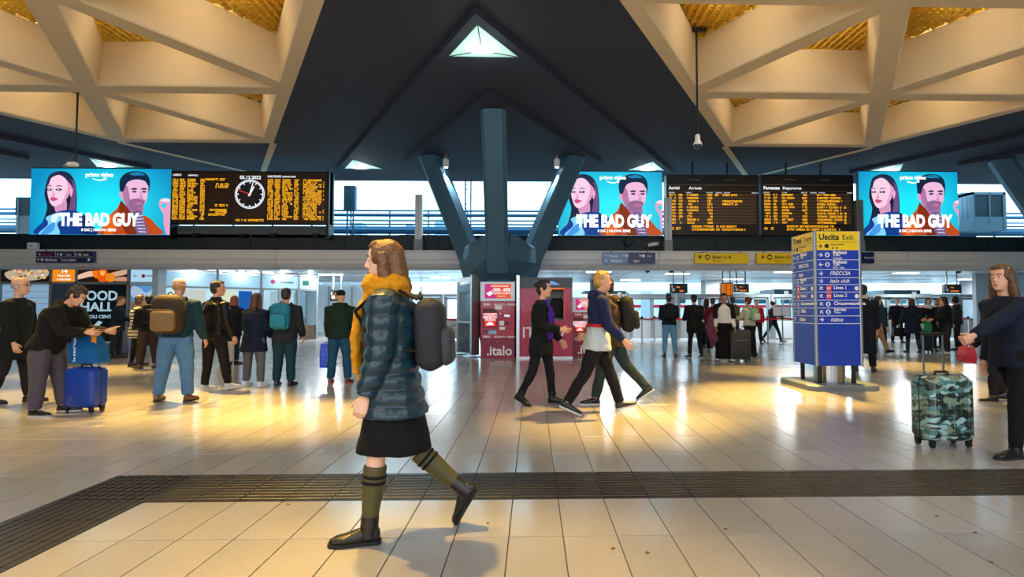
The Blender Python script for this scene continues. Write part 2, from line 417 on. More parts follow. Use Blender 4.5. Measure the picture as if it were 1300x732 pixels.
# ------------------------------------------------------------ tripod pillars
def pillar(t):
    cx, cy = XA + t * P, CYT
    r = thing('tripod_pillar', ['blue-grey concrete pillar at the right edge with three slanting legs', 'blue-grey concrete tripod pillar behind the red ticket machines'][0 if t else 1], 'pillar', (cx, cy, 0))
    hub = MB(); zs = 2.55
    def hexa(rad, wd, z, front=None):
        pts = []
        for q in range(3):
            a = R(-90 + 120 * q); d = Vector((math.cos(a), math.sin(a), 0)); n = Vector((-d.y, d.x, 0))
            rr_ = front if (front and q == 0) else rad; pts += [d * rr_ - n * wd, d * rr_ + n * wd]
        return [p + Vector((0, 0, z)) for p in pts]
    hub.rings([hexa(.42, .22, 0), hexa(.50, .24, .5), hexa(.98, .31, 2.06, .48), hexa(1.14, .33, zs, 1.0), hexa(.95, .33, zs + .45), hexa(.35, .3, zs + .75)])
    hub.build('pedestal', M_col, r)
    R0, R1 = .88, .52 * h
    for q in range(3):
        a = R(-90 + 120 * q); d = Vector((math.cos(a), math.sin(a), 0)); n = Vector((-d.y, d.x, 0)); b = MB()
        ax = (d * (R1 - R0) + Vector((0, 0, H - .22 - zs))).normalized(); v = ax.cross(n).normalized()
        rings = []
        for z, rr, w_ in ((zs - .35, R0 - .15, .28), (H - .2, R1, .29)):
            c = d * rr + Vector((0, 0, z)); k = 1.0 / abs(ax.z); dd = d * k
            rings.append([c + n * w_ * x + dd * .27 * y for x, y in ((-1, -.6), (-.7, -1), (.7, -1), (1, -.6), (1, .6), (.7, 1), (-.7, 1), (-1, .6))])
        b.rings(rings); b.build('leg', M_col, r)
pillar(0); pillar(1); 
# small spotlights beside the pillar legs
for px, py, lab in ((566, 210, 'small white spotlight on the left leg of the central pillar'), (707, 210, 'small white spotlight on the right leg of the central pillar')):
    p = at(px, py, 15.9); r = thing('spotlight', lab, 'light', (p.x, p.y, p.z))
    b = MB(); b.cyl((0, 0), .035, .08, H - .22 - p.z, 10); b.build('stem', M_grey, r)
    b = MB(); b.lathe((0, 0, -.05), [(.06, 0), (.09, .03), (.09, .22), (.04, .27)], 14); b.build('housing', M_white, r)
    b = MB(); b.cyl((0, 0), .055, -.065, -.052, 14); b.build('lens', mat('spot_lens', '#ffffff', .3, emit=12), r)
    light('SPOT', (p.x, p.y - .05, p.z - .08), (.85, .95, 1), 700, (p.x + (.5 if px < 600 else -.5), p.y - .3, 2.4), .05, angle=38, blend=.6)
# ------------------------------------------------------------ facade: rounded fascia beam, parapet, soffit
YF = 17.0
def zy(py, Y): return at(650, py, Y).z
zt, zb = zy(317.8, YF), zy(341.3, YF)
M_fas = mat('fascia_panel', '#d2d6d8', .5, metal=.1, bump=.06, bscale=8, vary=.08, vscale=.6)
XL, XR = -24, 24
for i in range(12):
    x0 = XL + i * 4; x1 = x0 + 4
    prof = [(YF, zt), (YF, zt - .05), (YF + .03, zt - .06), (YF + .03, zt - .28), (YF + .06, zt - .30), (YF + .08, zb + .16), (YF + .16, zb + .06), (YF + .34, zb), (YF + .6, zb), (YF + .6, zt)]
    b = MB(); b.rings([[Vector((x0 + .008, y, z)) for y, z in prof], [Vector((x1 - .008, y, z)) for y, z in prof]])
    b.build('fascia_panel', M_fas, None) if False else None
    if i == 0: fas = struct(b.build('trim_1', M_fas))
    else: b.build('fascia_panel', M_fas, fas)
zp = zy(298.5, YF + .5)
M_par = mat('parapet_dark', '#16272f', .6, bump=.1, bscale=30, vary=.1, vscale=1)
par = None
for i in range(16):
    x0 = XL + i * 3; b = MB(); b.box(x0 + .012, x0 + 3 - .012, YF + .5, YF + .62, zt - .05, zp)
    if par is None: par = struct(b.build('wall_back', M_par))
    else: b.build('parapet_panel', M_par, par)
b = MB(); b.box(XL, XR, YF + .55, YF + .6, zt - .05, zp - .03); b.build('backing', M_dark, par)
# cable tray bits on the ledge
b = MB()
for px in (80, 180, 255, 310, 350, 560, 700, 745, 860, 930, 1020, 1150, 1240): 
    p = at(px, 316, YF + .4); b.box(p.x - .06, p.x + .06, YF + .38, YF + .48, zt, zt + .12); b.box(p.x - .9, p.x + .9, YF + .42, YF + .46, zt + .02, zt + .05)
b.build('cable_tray', M_dark, par)
# low slatted ceiling beyond the fascia
ZS = 2.80
M_sof = mat('soffit_slat', '#e4ecf0', .25, metal=.25); M_sof2 = mat('soffit_slat_dark', '#a8b2b8', .3, metal=.3)
sof = struct(MB().box(-24, 24, YF + .6, 31, ZS + .06, ZS + .2).build('trim_2', M_grey))
rs = random.Random(3); k = 0; y = YF + .62
while y < 30.8:
    x = -24.0
    while x < 24:
        b = MB(); b.box(x + .02, x + 3.98, y + .015, y + .585, ZS + rs.uniform(0, .006), ZS + .06)
        b.build('ceiling_panel', [M_sof, M_sof, M_sof2][rs.randrange(3)], sof); x += 4.0
    y += .6
# flush lamps in that soffit, added to brighten it, each with a lens
M_lens = mat('soffit_fill_lens', '#ffffff', .4, emit=7, emcol='#f2fbff')
for i, (px, Y) in enumerate(((55, 19.5), (118, 20.2), (232, 21.5), (280, 22), (330, 22.8), (420, 24), (500, 23), (560, 26), (760, 22), (800, 28), (860, 23), (930, 27), (1000, 22), (1080, 26), (1150, 22.5), (1230, 27))):
    p = at(px, 350, Y); b = MB(); b.box(p.x - .5, p.x + .5, Y - .12, Y + .12, ZS - .02, ZS + .001)
    b.build('flush_fill_lamp', M_lens, sof)
    light('AREA', (p.x, Y, ZS - .05), (.88, .96, 1), 170, None, 1.0, .3)
# black surveillance domes on the soffit
for px, lab in ((1217, 'black camera dome under the soffit above the right gates'), (852, 'black camera dome under the soffit left of the orange display'), (822, 'small black camera dome under the soffit above the stanchions')):
    p = at(px, 345, 20.5); r = thing('security_camera', lab, 'camera', (p.x, 20.5, ZS))
    b = MB(); b.lathe((0, 0, -.14), [(.02, 0), (.07, .03), (.09, .08), (.09, .11)], 12); b.build('dome', M_black, r, True)
    b = MB(); b.cyl((0, 0), .10, -.03, 0, 12); b.build('mount', M_grey, r)

# posts standing on the ledge
for px, py, lab in ((531.5, 248, 'tall grey boxed post standing free on the ledge left of the pillar'), (848, 250, 'grey boxed post between the middle advert and the right timetable'), (1091, 252, 'grey boxed post between the right timetable and the right advert')):
    p = at(px, 318, YF + .1); zz = zy(py, YF + .1)
    r = thing('ledge_post', lab, 'post', (p.x, YF + .1, zt))
    b = MB(); b.box(-.11, -.005, -.08, .08, 0, zz - zt); b.build('post_half', M_alu, r)
    b = MB(); b.box(.005, .11, -.08, .08, .0, zz - zt); b.build('post_half', M_alu, r)
    b = MB(); b.box(-.13, .13, -.10, .10, 0, .35); b.build('shoe', M_grey, r)

# ------------------------------------------------------------ advert screens
def spline(pts, n=5):
    out = []; N = len(pts)
    for i in range(N):
        p0, p1, p2, p3 = (pts[(i + j - 1) % N] for j in range(4))
        for s_ in range(n):
            t = s_ / n
            out.append(tuple(.5 * (2 * p1[a] + (p2[a] - p0[a]) * t + (2 * p0[a] - 5 * p1[a] + 4 * p2[a] - p3[a]) * t * t + (3 * p1[a] - p0[a] - 3 * p2[a] + p3[a]) * t ** 3) for a in (0, 1)))
    return out
ADV = {}
def advert(x0, x1, z0, z1, Y, label, dw, dm, dh, dt):
    r = thing('advert_screen', label, 'screen', ((x0 + x1) / 2, Y, z0), 0, None)
    Wd, Ht = x1 - x0, z1 - z0
    b = MB(); b.box(-Wd / 2 - .015, Wd / 2 + .015, .02, .16, -.02, Ht + .03); b.build('housing', M_black, r)
    m = bpy.data.materials.get('advert_background')
    if not m:
        m = mat('advert_background', '#101010', .35); nt = m.node_tree; bs = nt.nodes['Principled BSDF']
        tc = nt.nodes.new('ShaderNodeTexCoord'); gr = nt.nodes.new('ShaderNodeTexGradient'); gr.gradient_type = 'SPHERICAL'
        mp = nt.nodes.new('ShaderNodeMapping'); mp.inputs['Location'].default_value = (-.05, 0, -.35); mp.inputs['Scale'].default_value = (.42, 1, .5)
        cr = nt.nodes.new('ShaderNodeValToRGB'); cr.color_ramp.elements[0].color = (*lin('#0b7fb0'), 1); cr.color_ramp.elements[1].color = (*lin('#17d3e2'), 1); cr.color_ramp.elements[1].position = .8
        nt.links.new(tc.outputs['Object'], mp.inputs[0]); nt.links.new(mp.outputs[0], gr.inputs[0]); nt.links.new(gr.outputs[0], cr.inputs[0])
        nt.links.new(cr.outputs[0], bs.inputs['Emission Color']); bs.inputs['Emission Strength'].default_value = 1.25
    b = MB(); b.box(-Wd / 2, Wd / 2, -.001, .02, 0, Ht); b.build('display_panel', m, r)
    lay = [0]
    def poly(pts, col, dx, smooth=True, s=1.1, dst='portrait_woman'):
        q = spline(pts) if smooth else pts
        q = [((x - 55) / 442 + dx, (510 - y) / 442) for x, y in q]
        q = [(min(max(u * Ht - Wd / 2, -Wd / 2), Wd / 2), min(max(v_ * Ht, 0.001), Ht)) for u, v_ in q]
        lay[0] += 1; yy = -.001 - lay[0] * .0006
        t = tessellate_polygon([[Vector((a, c, 0)) for a, c in q]])
        mb = ADVP.setdefault(dst, {}).setdefault((col, s), MB()); mb.add([(a, yy, c) for a, c in q], t)
    ADVP = {}
    W = 'portrait_woman'; Mn = 'portrait_man'; Tt = 'title'
    w_ = lambda pts, col, sm=True, s=1.1: poly(pts, col, dw, sm, s, W)
    w_([(160, 150), (180, 108), (240, 86), (300, 100), (340, 155), (356, 250), (356, 360), (340, 430), (240, 440), (150, 500), (108, 512), (140, 430), (165, 330), (146, 240)], '#1b1f38')
    w_([(318, 140), (345, 190), (352, 290), (345, 360), (300, 380), (318, 280)], '#6a4a78')
    w_([(215, 300), (285, 275), (292, 360), (262, 390), (228, 370)], '#c88fb4')
    w_([(166, 175), (164, 225), (176, 275), (190, 306), (214, 322), (255, 305), (292, 270), (312, 225), (316, 170), (300, 132), (262, 112), (215, 116), (180, 140)], '#f0c2da')
    w_([(285, 130), (318, 170), (314, 225), (290, 270), (262, 296), (285, 240), (296, 190)], '#d895bd')
    w_([(205, 100), (250, 95), (305, 120), (330, 190), (300, 160), (262, 122), (225, 112), (190, 128), (170, 180), (160, 170), (180, 118)], '#272a4c')
    w_([(316, 200), (330, 210), (326, 245), (314, 255)], '#e0a8c4')
    for ex, wd in ((178, 17), (238, 22)):
        w_([(ex - wd, 212), (ex - wd * .3, 202), (ex + wd * .6, 203), (ex + wd, 212), (ex, 219)], '#33304e'); w_([(ex - wd, 192), (ex, 180), (ex + wd * 1.2, 190), (ex, 187)], '#4b3555')
        w_([(ex - 5, 206), (ex + 3, 206), (ex + 3, 213), (ex - 5, 213)], '#dce8f4')
    w_([(196, 205), (203, 240), (190, 252), (205, 256), (216, 248), (208, 225)], '#d295b8')
    w_([(186, 268), (203, 260), (222, 266), (238, 272), (208, 288), (192, 282)], '#c04878')
    w_([(268, 350), (345, 350), (420, 388), (465, 450), (492, 512), (105, 512), (140, 430), (205, 375)], '#123a86')
    w_([(340, 352), (430, 392), (480, 470), (495, 512), (410, 512), (380, 430)], '#0c2860')
    w_([(162, 398), (205, 376), (255, 364), (284, 372), (270, 410), (238, 440), (252, 512), (118, 512), (172, 452), (176, 425)], '#7cc8f0')
    w_([(205, 380), (245, 368), (238, 410), (215, 440), (196, 415)], '#cfeeff'); w_([(180, 450), (220, 430), (215, 480), (165, 512), (130, 512)], '#3f8fd8')
    m_ = lambda pts, col, sm=True, s=1.1: poly(pts, col, dm, sm, s, Mn)
    m_([(636, 190), (640, 135), (680, 95), (745, 84), (808, 102), (834, 150), (828, 222), (800, 260), (660, 250)], '#14304e')
    m_([(690, 290), (790, 310), (790, 370), (740, 390), (690, 350)], '#9c6a96')
    m_([(662, 175), (654, 235), (668, 285), (700, 325), (742, 346), (782, 328), (812, 285), (824, 225), (820, 165), (780, 142), (720, 142)], '#e0b0d0')
    m_([(655, 210), (668, 285), (700, 325), (742, 346), (775, 332), (740, 318), (712, 285), (700, 235), (690, 190), (664, 178)], '#a8709c')
    m_([(700, 285), (740, 268), (790, 272), (806, 290), (782, 328), (742, 346), (706, 328)], '#8d5f8a'); m_([(738, 300), (765, 292), (792, 300), (766, 312)], '#b0708c'); 
    m_([(638, 200), (640, 140), (690, 94), (770, 86), (818, 112), (834, 165), (822, 180), (800, 150), (745, 140), (690, 158), (664, 215), (650, 230)], '#11263f')
    m_([(700, 100), (760, 90), (800, 110), (770, 112), (720, 112)], '#1f78a4')
    m_([(640, 222), (656, 225), (662, 262), (650, 270), (638, 245)], '#d098b8')
    for ex in (735, 800):
        m_([(ex - 26, 205), (ex, 196), (ex + 20, 204), (ex, 210)], '#2c2440'); m_([(ex - 18, 222), (ex, 215), (ex + 15, 222), (ex, 229)], '#3c3454')
    m_([(768, 215), (774, 250), (756, 266), (775, 272), (792, 264), (786, 240)], '#c890b8')
    m_([(528, 512), (540, 450), (575, 385), (625, 335), (646, 290), (668, 300), (720, 372), (775, 375), (835, 395), (880, 440), (912, 512)], '#b4481c')
    m_([(646, 290), (668, 300), (720, 372), (760, 512), (700, 512), (640, 400)], '#7c2c10'); m_([(560, 420), (600, 370), (620, 420), (600, 512), (545, 512)], '#d8601e')
    m_([(722, 372), (776, 348), (802, 400), (832, 512), (768, 512)], '#6a5a86')
    for k in range(6): m_([(735 + k * 7, 385 + k * 20), (795 + k * 5, 378 + k * 22), (797 + k * 5, 385 + k * 22), (737 + k * 7, 393 + k * 20)], '#c8b8dc', False)
    poly([(900, 300), (905, 280), (935, 272), (965, 282), (985, 330), (985, 512), (955, 512), (935, 440), (930, 375), (905, 330)], '#d898b8', dh, True, 1.1, 'portrait_hand'); poly([(918, 308), (935, 300), (950, 312), (938, 330), (920, 325)], '#20c8dc', dh, True, 1.1, 'portrait_hand')
    poly([(905, 280), (935, 265), (968, 272), (968, 290), (930, 288)], '#f4d0e0', dh, True, 1.1, 'portrait_hand')
    for dst, cols in ADVP.items():
        vs = MB(); ms = []
        for (col, s), mb in cols.items(): vs.cur = len(ms); vs.add(mb.v, mb.f); ms.append(screen(col, s))
        vs.build(dst, ms, r)
    yy = -.035; wm = screen('#ffffff', 1.5); u = lambda px: ((px - 55) / 442 + dt) * Ht - Wd / 2; vz = lambda py: (510 - py) / 442 * Ht
    t = text('THE BAD GUY', .247 * Ht, (u(255), yy, vz(449)), wm, r, bold=.05); t.name = 'title_lettering'
    me = t.data; wx = max(v.co.x for v in me.vertices) - min(v.co.x for v in me.vertices); t.scale = (1.18 * Ht / wx, 1, 1)
    hz = max(v.co.y for v in me.vertices); t.scale.y = .19 * Ht / hz
    text('8 DIC | NUOVA SERIE', .055 * Ht, (u(512), yy, vz(487)), wm, r, align='CENTER', bold=.02, sx=.98)
    text('prime video', .085 * Ht, (u(505), yy, vz(122)), wm, r, align='CENTER', bold=.02, name='logo_lettering')
    b = MB(); pts = [(u(462 + k * 9), vz(134 + 13 * math.sin(math.pi * (k + .6) / 11)) ) for k in range(10)]
    b.tube([(x, yy, z) for x, z in pts], [.008 + .006 * math.sin(math.pi * i / 9) for i in range(10)], 6); x, z = pts[-1]
    b.add([(x - .06, yy, z + .045), (x + .03, yy, z + .05), (x + .02, yy, z - .04)], [(0, 1, 2)]); b.build('logo_smile', wm, r)
def rect(pxa, pya, pxb, pyb, Y): a, b_ = at(pxa, pya, Y), at(pxb, pyb, Y); return a.x, b_.x, b_.z, a.z
YS = YF + .2
advert(*rect(40, 213.5, 216, 298, YS), YS, 'wide cyan advert screen at the far left beside the clock timetable', 0, 0, 0, 0)
advert(*rect(709, 217.5, 841, 299, YS), YS, 'cyan advert screen in the middle, partly behind the pillar leg', -.05, -.37, -.40, -.17)
advert(*rect(1090, 217.5, 1217.5, 299, YS), YS, 'cyan advert screen at the right beside the air-conditioning unit', -.05, -.40, -.43, -.17)

# ------------------------------------------------------------ timetables
M_amber = screen('#ffb320', 1.5); M_amb2 = screen('#ff8a1a', 1.5); M_bw = screen('#e8eef4', 1.1); M_led = mat('led_panel', '#1a1410', .4, emit=.35, emcol='#2a1608')
def glyphs(b, x, z, wd, hh, y, rs):
    """illegible row of dot-matrix characters"""
    cx = x
    while cx < x + wd - hh * .3:
        cw = hh * .52
        k = rs.randrange(4)
        if k != 3 or rs.random() < .6:
            for (a0, a1, c0, c1) in ([(0, .25, 0, 1), (.75, 1, 0, 1), (0, 1, .4, .6)], [(0, .25, 0, 1), (0, 1, .8, 1), (0, 1, 0, .2)], [(.35, .65, 0, 1), (0, 1, .8, 1)], [(0, .25, 0, 1), (.75, 1, 0, 1), (0, 1, 0, .2), (0, 1, .8, 1)])[k]:
                X0_, X1_ = cx + a0 * cw, cx + a1 * cw; b.add([(X0_, y, z + c0 * hh), (X1_, y, z + c0 * hh), (X1_, y, z + c1 * hh), (X0_, y, z + c1 * hh)], [(0, 1, 2, 3)])
        cx += cw + hh * .14
x0, x1, z0, z1 = rect(219, 218, 414, 283.5, YS)
Wd, Ht = x1 - x0, z1 - z0
tt = thing('timetable_board', 'amber arrivals and departures board with round clock at the left', 'timetable', (x0, YS, z0))
b = MB(); b.box(0, Wd + .1, .02, .28, -.02, Ht + .04); b.box(Wd + .02, Wd + .1, -.06, .4, -.5, Ht + .04); b.box(-.01, -.0, -.03, .4, -.5, Ht + .06); b.build('cabinet', M_black, tt)
b = MB(); b.box(0, Wd, .3, .36, -.42, -.04); b.build('rear_shelf', mat('dusty_shelf', '#4e5a5e', .7, vary=.4, vscale=3, bump=.2), tt)
for q in (.12, .42, .62, .9): MB().box(Wd * q, Wd * q + .18, .1, .3, -.4, -.3).build('bracket', M_dark, tt)
for a, c in ((0, .385), (.39, .61), (.615, 1)):
    b = MB(); b.box(Wd * a, Wd * c - .01, -.004, .02, 0, Ht); b.build('led_panel', M_led, tt)
fx = lambda px: (px - 57) / 1155 * Wd; fz = lambda py: (432 - py) / 382 * Ht
rs = random.Random(5); b = MB()
for i in range(19):
    z = fz(110 + i * 16.2 + 5); hh = .052 * Ht * .66
    for sx in (0, 1):
        o_ = 708 * sx
        glyphs(b, fx(62 + o_), z, fx(105) - fx(62), hh, -.007, rs); glyphs(b, fx(115 + o_), z, fx(160) - fx(115), hh, -.007, rs)
        glyphs(b, fx(172 + o_), z, fx(rs.choice((215, 235, 248))) - fx(172), hh, -.007, rs)
        glyphs(b, fx(268 + (o_ - 6 if sx else 0)), z, fx(300) - fx(268), hh, -.007, rs)
        if sx: glyphs(b, fx(1036), z, fx(rs.choice((1172, 1174, 1140))) - fx(1036), hh, -.007, rs); 
        if sx and rs.random() < .5: glyphs(b, fx(1186), z, .05, hh, -.007, rs)
for px, py, w_ in ((305, 108, 160), (498, 108, 12), (385, 145, 92), (380, 163, 98), (380, 302, 94), (340, 338, 132), (385, 354, 88), (332, 372, 130), (535, 413, 212)):
    glyphs(b, fx(px), fz(py + 5), fx(px + w_) - fx(px), .052 * Ht * .8, -.007, rs)
stuff(b.build('led_rows', M_amber, tt))
for s_, px, py, sz in (('ARRIVI', 62, 80, .05), ('ARRIVALS', 175, 81, .04), ('PARTENZE', 768, 88, .05), ('DEPARTURES', 878, 88, .04)): text(s_, sz * Ht * 1.1, (fx(px), -.01, fz(py)), M_bw, tt, bold=.02)
text('05.12.2022', .092 * Ht, (fx(640), -.01, fz(101)), M_bw, tt, align='CENTER', bold=.025)
ck = thing('station_clock', 'round station clock with white hands and red second hand, in the left timetable', 'clock', (x0 + fx(640), YS - .012, z0 + fz(216)))
rad = fx(640 + 108) - fx(640)
b = MB(); b.loft([((0, 0, 0), (1, 0, 0), (0, 0, 1), rad, rad), ((0, -.01, 0), (1, 0, 0), (0, 0, 1), rad, rad)], 40); b.build('dial', mat('clock_dial', '#0a1030', .3), ck)
for rr_, nme in ((rad, 'rim'), (rad * .91, 'inner_ring')):
    b = MB(); b.tube([(rr_ * math.cos(a), -.014, rr_ * math.sin(a)) for a in [k * math.pi / 24 for k in range(49)]], .012, 5); b.build(nme, M_bw, ck)
b = MB()
for k in range(12): a = k * math.pi / 6; b.tube([(rad * .76 * math.cos(a), -.014, rad * .76 * math.sin(a)), (rad * .9 * math.cos(a), -.014, rad * .9 * math.sin(a))], .014, 4)
for k in range(60): a = k * math.pi / 30; b.tube([(rad * .91 * math.cos(a), -.014, rad * .91 * math.sin(a)), (rad * .99 * math.cos(a), -.014, rad * .99 * math.sin(a))], .005, 4)
b.build('hour_marks', M_bw, ck)
for a, L_, w_, m_, nme in ((62, .62, .03, M_bw, 'hour_hand'), (75, .85, .02, M_bw, 'minute_hand'), (160, .86, .017, screen('#ff4028', 1.6), 'second_hand')):
    a = R(a); b = MB(); b.tube([(-.15 * rad * math.cos(a), -.022, -.15 * rad * math.sin(a)), (L_ * rad * math.cos(a), -.022, L_ * rad * math.sin(a))], [w_, w_ * .7], 5, .4); b.build(nme, m_, ck)
# two right-hand boards, one cabinet each
def board(px0, px1, label, h1, h2, seed, full):
    x0, x1, z0, z1 = rect(px0, 222, px1, 297, YS); Wd, Ht = x1 - x0, z1 - z0
    r = thing('timetable_board', label, 'timetable', (x0, YS, z0))
    b = MB(); b.box(0, Wd, .01, .35, -.03, Ht + .02); b.build('cabinet', M_black, r)
    b = MB(); b.box(.06, Wd - .06, -.002, .02, Ht * .09, Ht * .83); b.build('display_panel', mat('board_glass', '#17110d', .3, emit=.25, emcol='#1c1008'), r)
    b = MB(); b.box(.05, Wd - .05, -.006, 0, Ht * .83, Ht * .836); b.box(.05, Wd - .05, -.006, 0, Ht * .725, Ht * .729); b.build('header_rule', M_grey, r)
    for i in range(2): b = MB(); b.tube([(Wd * (.3 + .38 * i), .2, Ht + .0), (Wd * (.3 + .38 * i), .2, H - z0 - .0)], .035, 8); b.build('hanger', M_dark, r)
    b = MB(); 
    for i in range(2): b.tube([(Wd * (.24 + .38 * i), -.01, Ht * .91), (Wd * (.27 + .38 * i), -.01, Ht * .925), (Wd * (.36 + .38 * i), -.01, Ht * .92)], .012, 6)
    b.build('cable', M_alu, r)
    text(h1, .075 * Ht, (.07, -.01, Ht * .755), M_bw, r, bold=.025, sx=1.05); text(h2, .07 * Ht, (Wd * (.23 if full else .24), -.01, Ht * .755), M_bw, r, bold=.01)
    rs = random.Random(seed); a = MB(); bars = MB(); sm = MB()
    for i in range(10):
        z = Ht * (.645 - i * .0525); hh = Ht * .033
        bars.add([(.08, -.004, z), (Wd - .1, -.004, z), (Wd - .1, -.004, z + hh), (.08, -.004, z + hh)], [(0, 1, 2, 3)])
        for u0, u1 in ((.02, .09), (.12, .165), (.21, rs.choice((.27, .29, .34, .33))), (.43, .48)): glyphs(a, Wd * u0 + .03, z, Wd * (u1 - u0), hh, -.008, rs)
        if full: glyphs(a, Wd * .6, z, Wd * rs.choice((.26, .27, .2)), hh, -.008, rs); 
        if full and rs.random() < .6: glyphs(a, Wd * .89, z, Wd * .025, hh, -.008, rs)
    if not full:
        for z, w_ in ((.645, .16), (.54, .22), (.49, .18)): glyphs(a, Wd * .6, Ht * z, Wd * w_, Ht * .033, -.008, rs)
        glyphs(a, Wd * .52, Ht * .645, Wd * .04, Ht * .033, -.008, rs)
    for i, w_ in enumerate((.5, .58)): glyphs(a, Wd * .27, Ht * (.1 - i * .052 + .01), Wd * w_, Ht * .033, -.008, rs)
    for u0 in (.03, .1): glyphs(a, Wd * u0, Ht * .07, Wd * .055, Ht * .04, -.008, rs)
    for u0 in (.02, .21, .43, .53, .62, .92): glyphs(sm, Wd * u0, Ht * .69, Wd * .07, Ht * .018, -.008, rs)
    stuff(bars.build('row_bars', mat('row_bar', '#4a3a2c', .4, emit=.22, emcol='#5a4028'), r)); stuff(a.build('led_rows', M_amber if full < 2 else M_amb2, r)); stuff(sm.build('column_heads', M_bw, r))
board(846, 964.5, 'black board of train arrivals right of the middle advert', 'Arrivi', 'Arrivals', 11, 0)
board(966, 1085, 'black board of train departures behind the blue totem', 'Partenze', 'Departures', 12, 1)

# ------------------------------------------------------------ signs on the fascia
YG = YF - .12
def sign(px0, py0, px1, py1, name, label, m, lines, Y=YG, d=.10):
    x0, x1, z0, z1 = rect(px0, py0, px1, py1, Y); r = thing(name, label, 'sign', (x0, Y, z0)); Wd, Ht = x1 - x0, z1 - z0
    b = MB(); b.box(0, Wd, 0, d, 0, Ht); b.build('panel', m, r)
    for s_, u, v_, sz, mm, bo in lines: text(s_, sz * Ht, (u * Wd, -.004, v_ * Ht), mm, r, bold=bo)
    for q in (.15, .85): MB().box(Wd * q - .02, Wd * q + .02, .02, .06, Ht, Ht + .05).build('bracket', M_grey, r)
    return r, Wd, Ht
def arrow(b, cx, cz, s, ang, y=-.006, t=.16):
    M = Matrix.Translation((cx, 0, cz)) @ Matrix.Rotation(-R(ang), 4, 'Y')
    for q in ([(-.5, -t / 2), (.45, -t / 2), (.45, t / 2), (-.5, t / 2)], [(.5, 0), (.05, .45), (-.12, .38), (.26, 0)], [(.5, 0), (.26, 0), (-.12, -.38), (.05, -.45)]):
        vs = [M @ Vector((a * s, 0, c * s)) for a, c in q]; b.add([(v_.x, y, v_.z) for v_ in vs], [(0, 1, 2, 3)])
def disc(b, cx, cz, r_, y=-.005, n=16): b.add([(cx + r_ * math.cos(2 * math.pi * i / n), y, cz + r_ * math.sin(2 * math.pi * i / n)) for i in range(n)], [tuple(range(n))])
for px0, px1, s_, lab, ang in ((882, 950, 'Binari 2-14', 'yellow platform sign for tracks 2-14 left of the other yellow sign', 135), (961, 1029, 'Binari 15-25', 'yellow platform sign half hidden behind the blue totem', 45)):
    r, Wd, Ht = sign(px0, 321, px1, 334.5, 'platform_sign', lab, M_yel, [(s_, .33, .48, .40, M_signk, .02), ('Platforms', .33, .16, .24, mat('sign_olive', '#7a6a10', .5), 0)])
    b = MB(); arrow(b, Wd * .1, Ht * .6, Ht * .42, ang, t=.2); disc(b, Wd * .235, Ht * .6, Ht * .25); b.build('arrow', M_signk, r)
    b = MB(); b.add([(Wd * .235 - .06, -.008, Ht * .5), (Wd * .235 + .06, -.008, Ht * .5), (Wd * .235 + .05, -.008, Ht * .7), (Wd * .235 - .05, -.008, Ht * .7)], [(0, 1, 2, 3)]); b.build('train_icon', M_yel, r)
M_nv2 = mat('sign_dark_navy', '#13235c', .35); M_nvl = mat('sign_light_blue', '#3c78b4', .25)
r, Wd, Ht = sign(46, 319, 118, 333, 'direction_sign', 'dark blue two-row direction sign under the far left advert', M_nv2, [('Biglietti', .16, .12, .36, M_signw, .02), ('Tickets', .42, .12, .34, M_signw, 0), ('italo', .60, .14, .3, M_signw, .02), ('Frecce', .1, .62, .3, mat('sign_red', '#e03030', .4), .02), ('italo', .52, .62, .3, M_signw, 0), ('italo', .82, .62, .3, M_signw, .02)])
b = MB(); [arrow(b, Wd * u, Ht * v_, Ht * .28, a_) for u, v_, a_ in ((.06, .72, 90), (.38, .72, 90), (.71, .72, 90), (.05, .26, 180))]; [disc(b, Wd * u, Ht * v_, Ht * .13) for u, v_ in ((.44, .72), (.77, .72), (.11, .26), (.93, .26))]; b.build('arrow', M_signw, r)
b = MB(); b.box(0, Wd, -.004, 0, Ht * .49, Ht * .51); b.box(Wd * .335, Wd * .34, -.004, 0, Ht * .5, Ht); b.box(Wd * .67, Wd * .675, -.004, 0, Ht * .5, Ht); b.build('divider', M_signw, r)
r, Wd, Ht = sign(766, 320.5, 832, 334.5, 'direction_sign', 'glossy blue direction sign under the middle advert', M_nvl, [('Frecce', .1, .6, .3, M_signw, .02), ('Biglietti', .14, .14, .34, M_signw, .02), ('italo', .58, .14, .32, M_signw, .02), ('italo', .84, .62, .26, M_signw, 0)])
b = MB(); b.box(Wd * .47, Wd, -.003, 0, 0, Ht); b.build('dark_half', M_nv2, r)
b = MB(); [arrow(b, Wd * u, Ht * v_, Ht * .28, a_) for u, v_, a_ in ((.05, .72, 90), (.39, .72, 90), (.71, .72, 90), (.05, .26, 180))]; disc(b, Wd * .45, Ht * .72, Ht * .14); disc(b, Wd * .77, Ht * .72, Ht * .14); b.build('arrow', M_signw, r)
r, Wd, Ht = sign(1093, 320, 1110, 334, 'direction_sign', 'small dark blue sign just right of the totem top', M_nv2, [('Servizi', .25, .4, .32, M_signw, 0)])
# white junction box and bullet camera on the parapet
p = at(34, 311, YF - .02); r = thing('junction_box', 'white junction box on the ledge below the far left advert', 'box', (p.x, YF + .2, zt))
b = MB(); b.rbox((0, 0, .12), .3, .16, .22, .03); b.build('box_body', M_white, r); b = MB(); b.box(-.03, .03, -.09, -.078, .1, .13); b.build('latch', M_grey, r)
p = at(830, 310, YF); r = thing('bullet_camera', 'white bullet camera on a bracket below the middle advert', 'camera', (p.x, YF + .15, p.z))
b = MB(); b.tube([(-.16, -.2, -.03), (.1, -.05, .03)], .055, 12); b.build('camera_body', M_white, r); b = MB(); b.tube([(.1, -.05, .02), (.2, .1, .1), (.22, .2, .0)], .02, 8); b.build('arm', M_white, r)
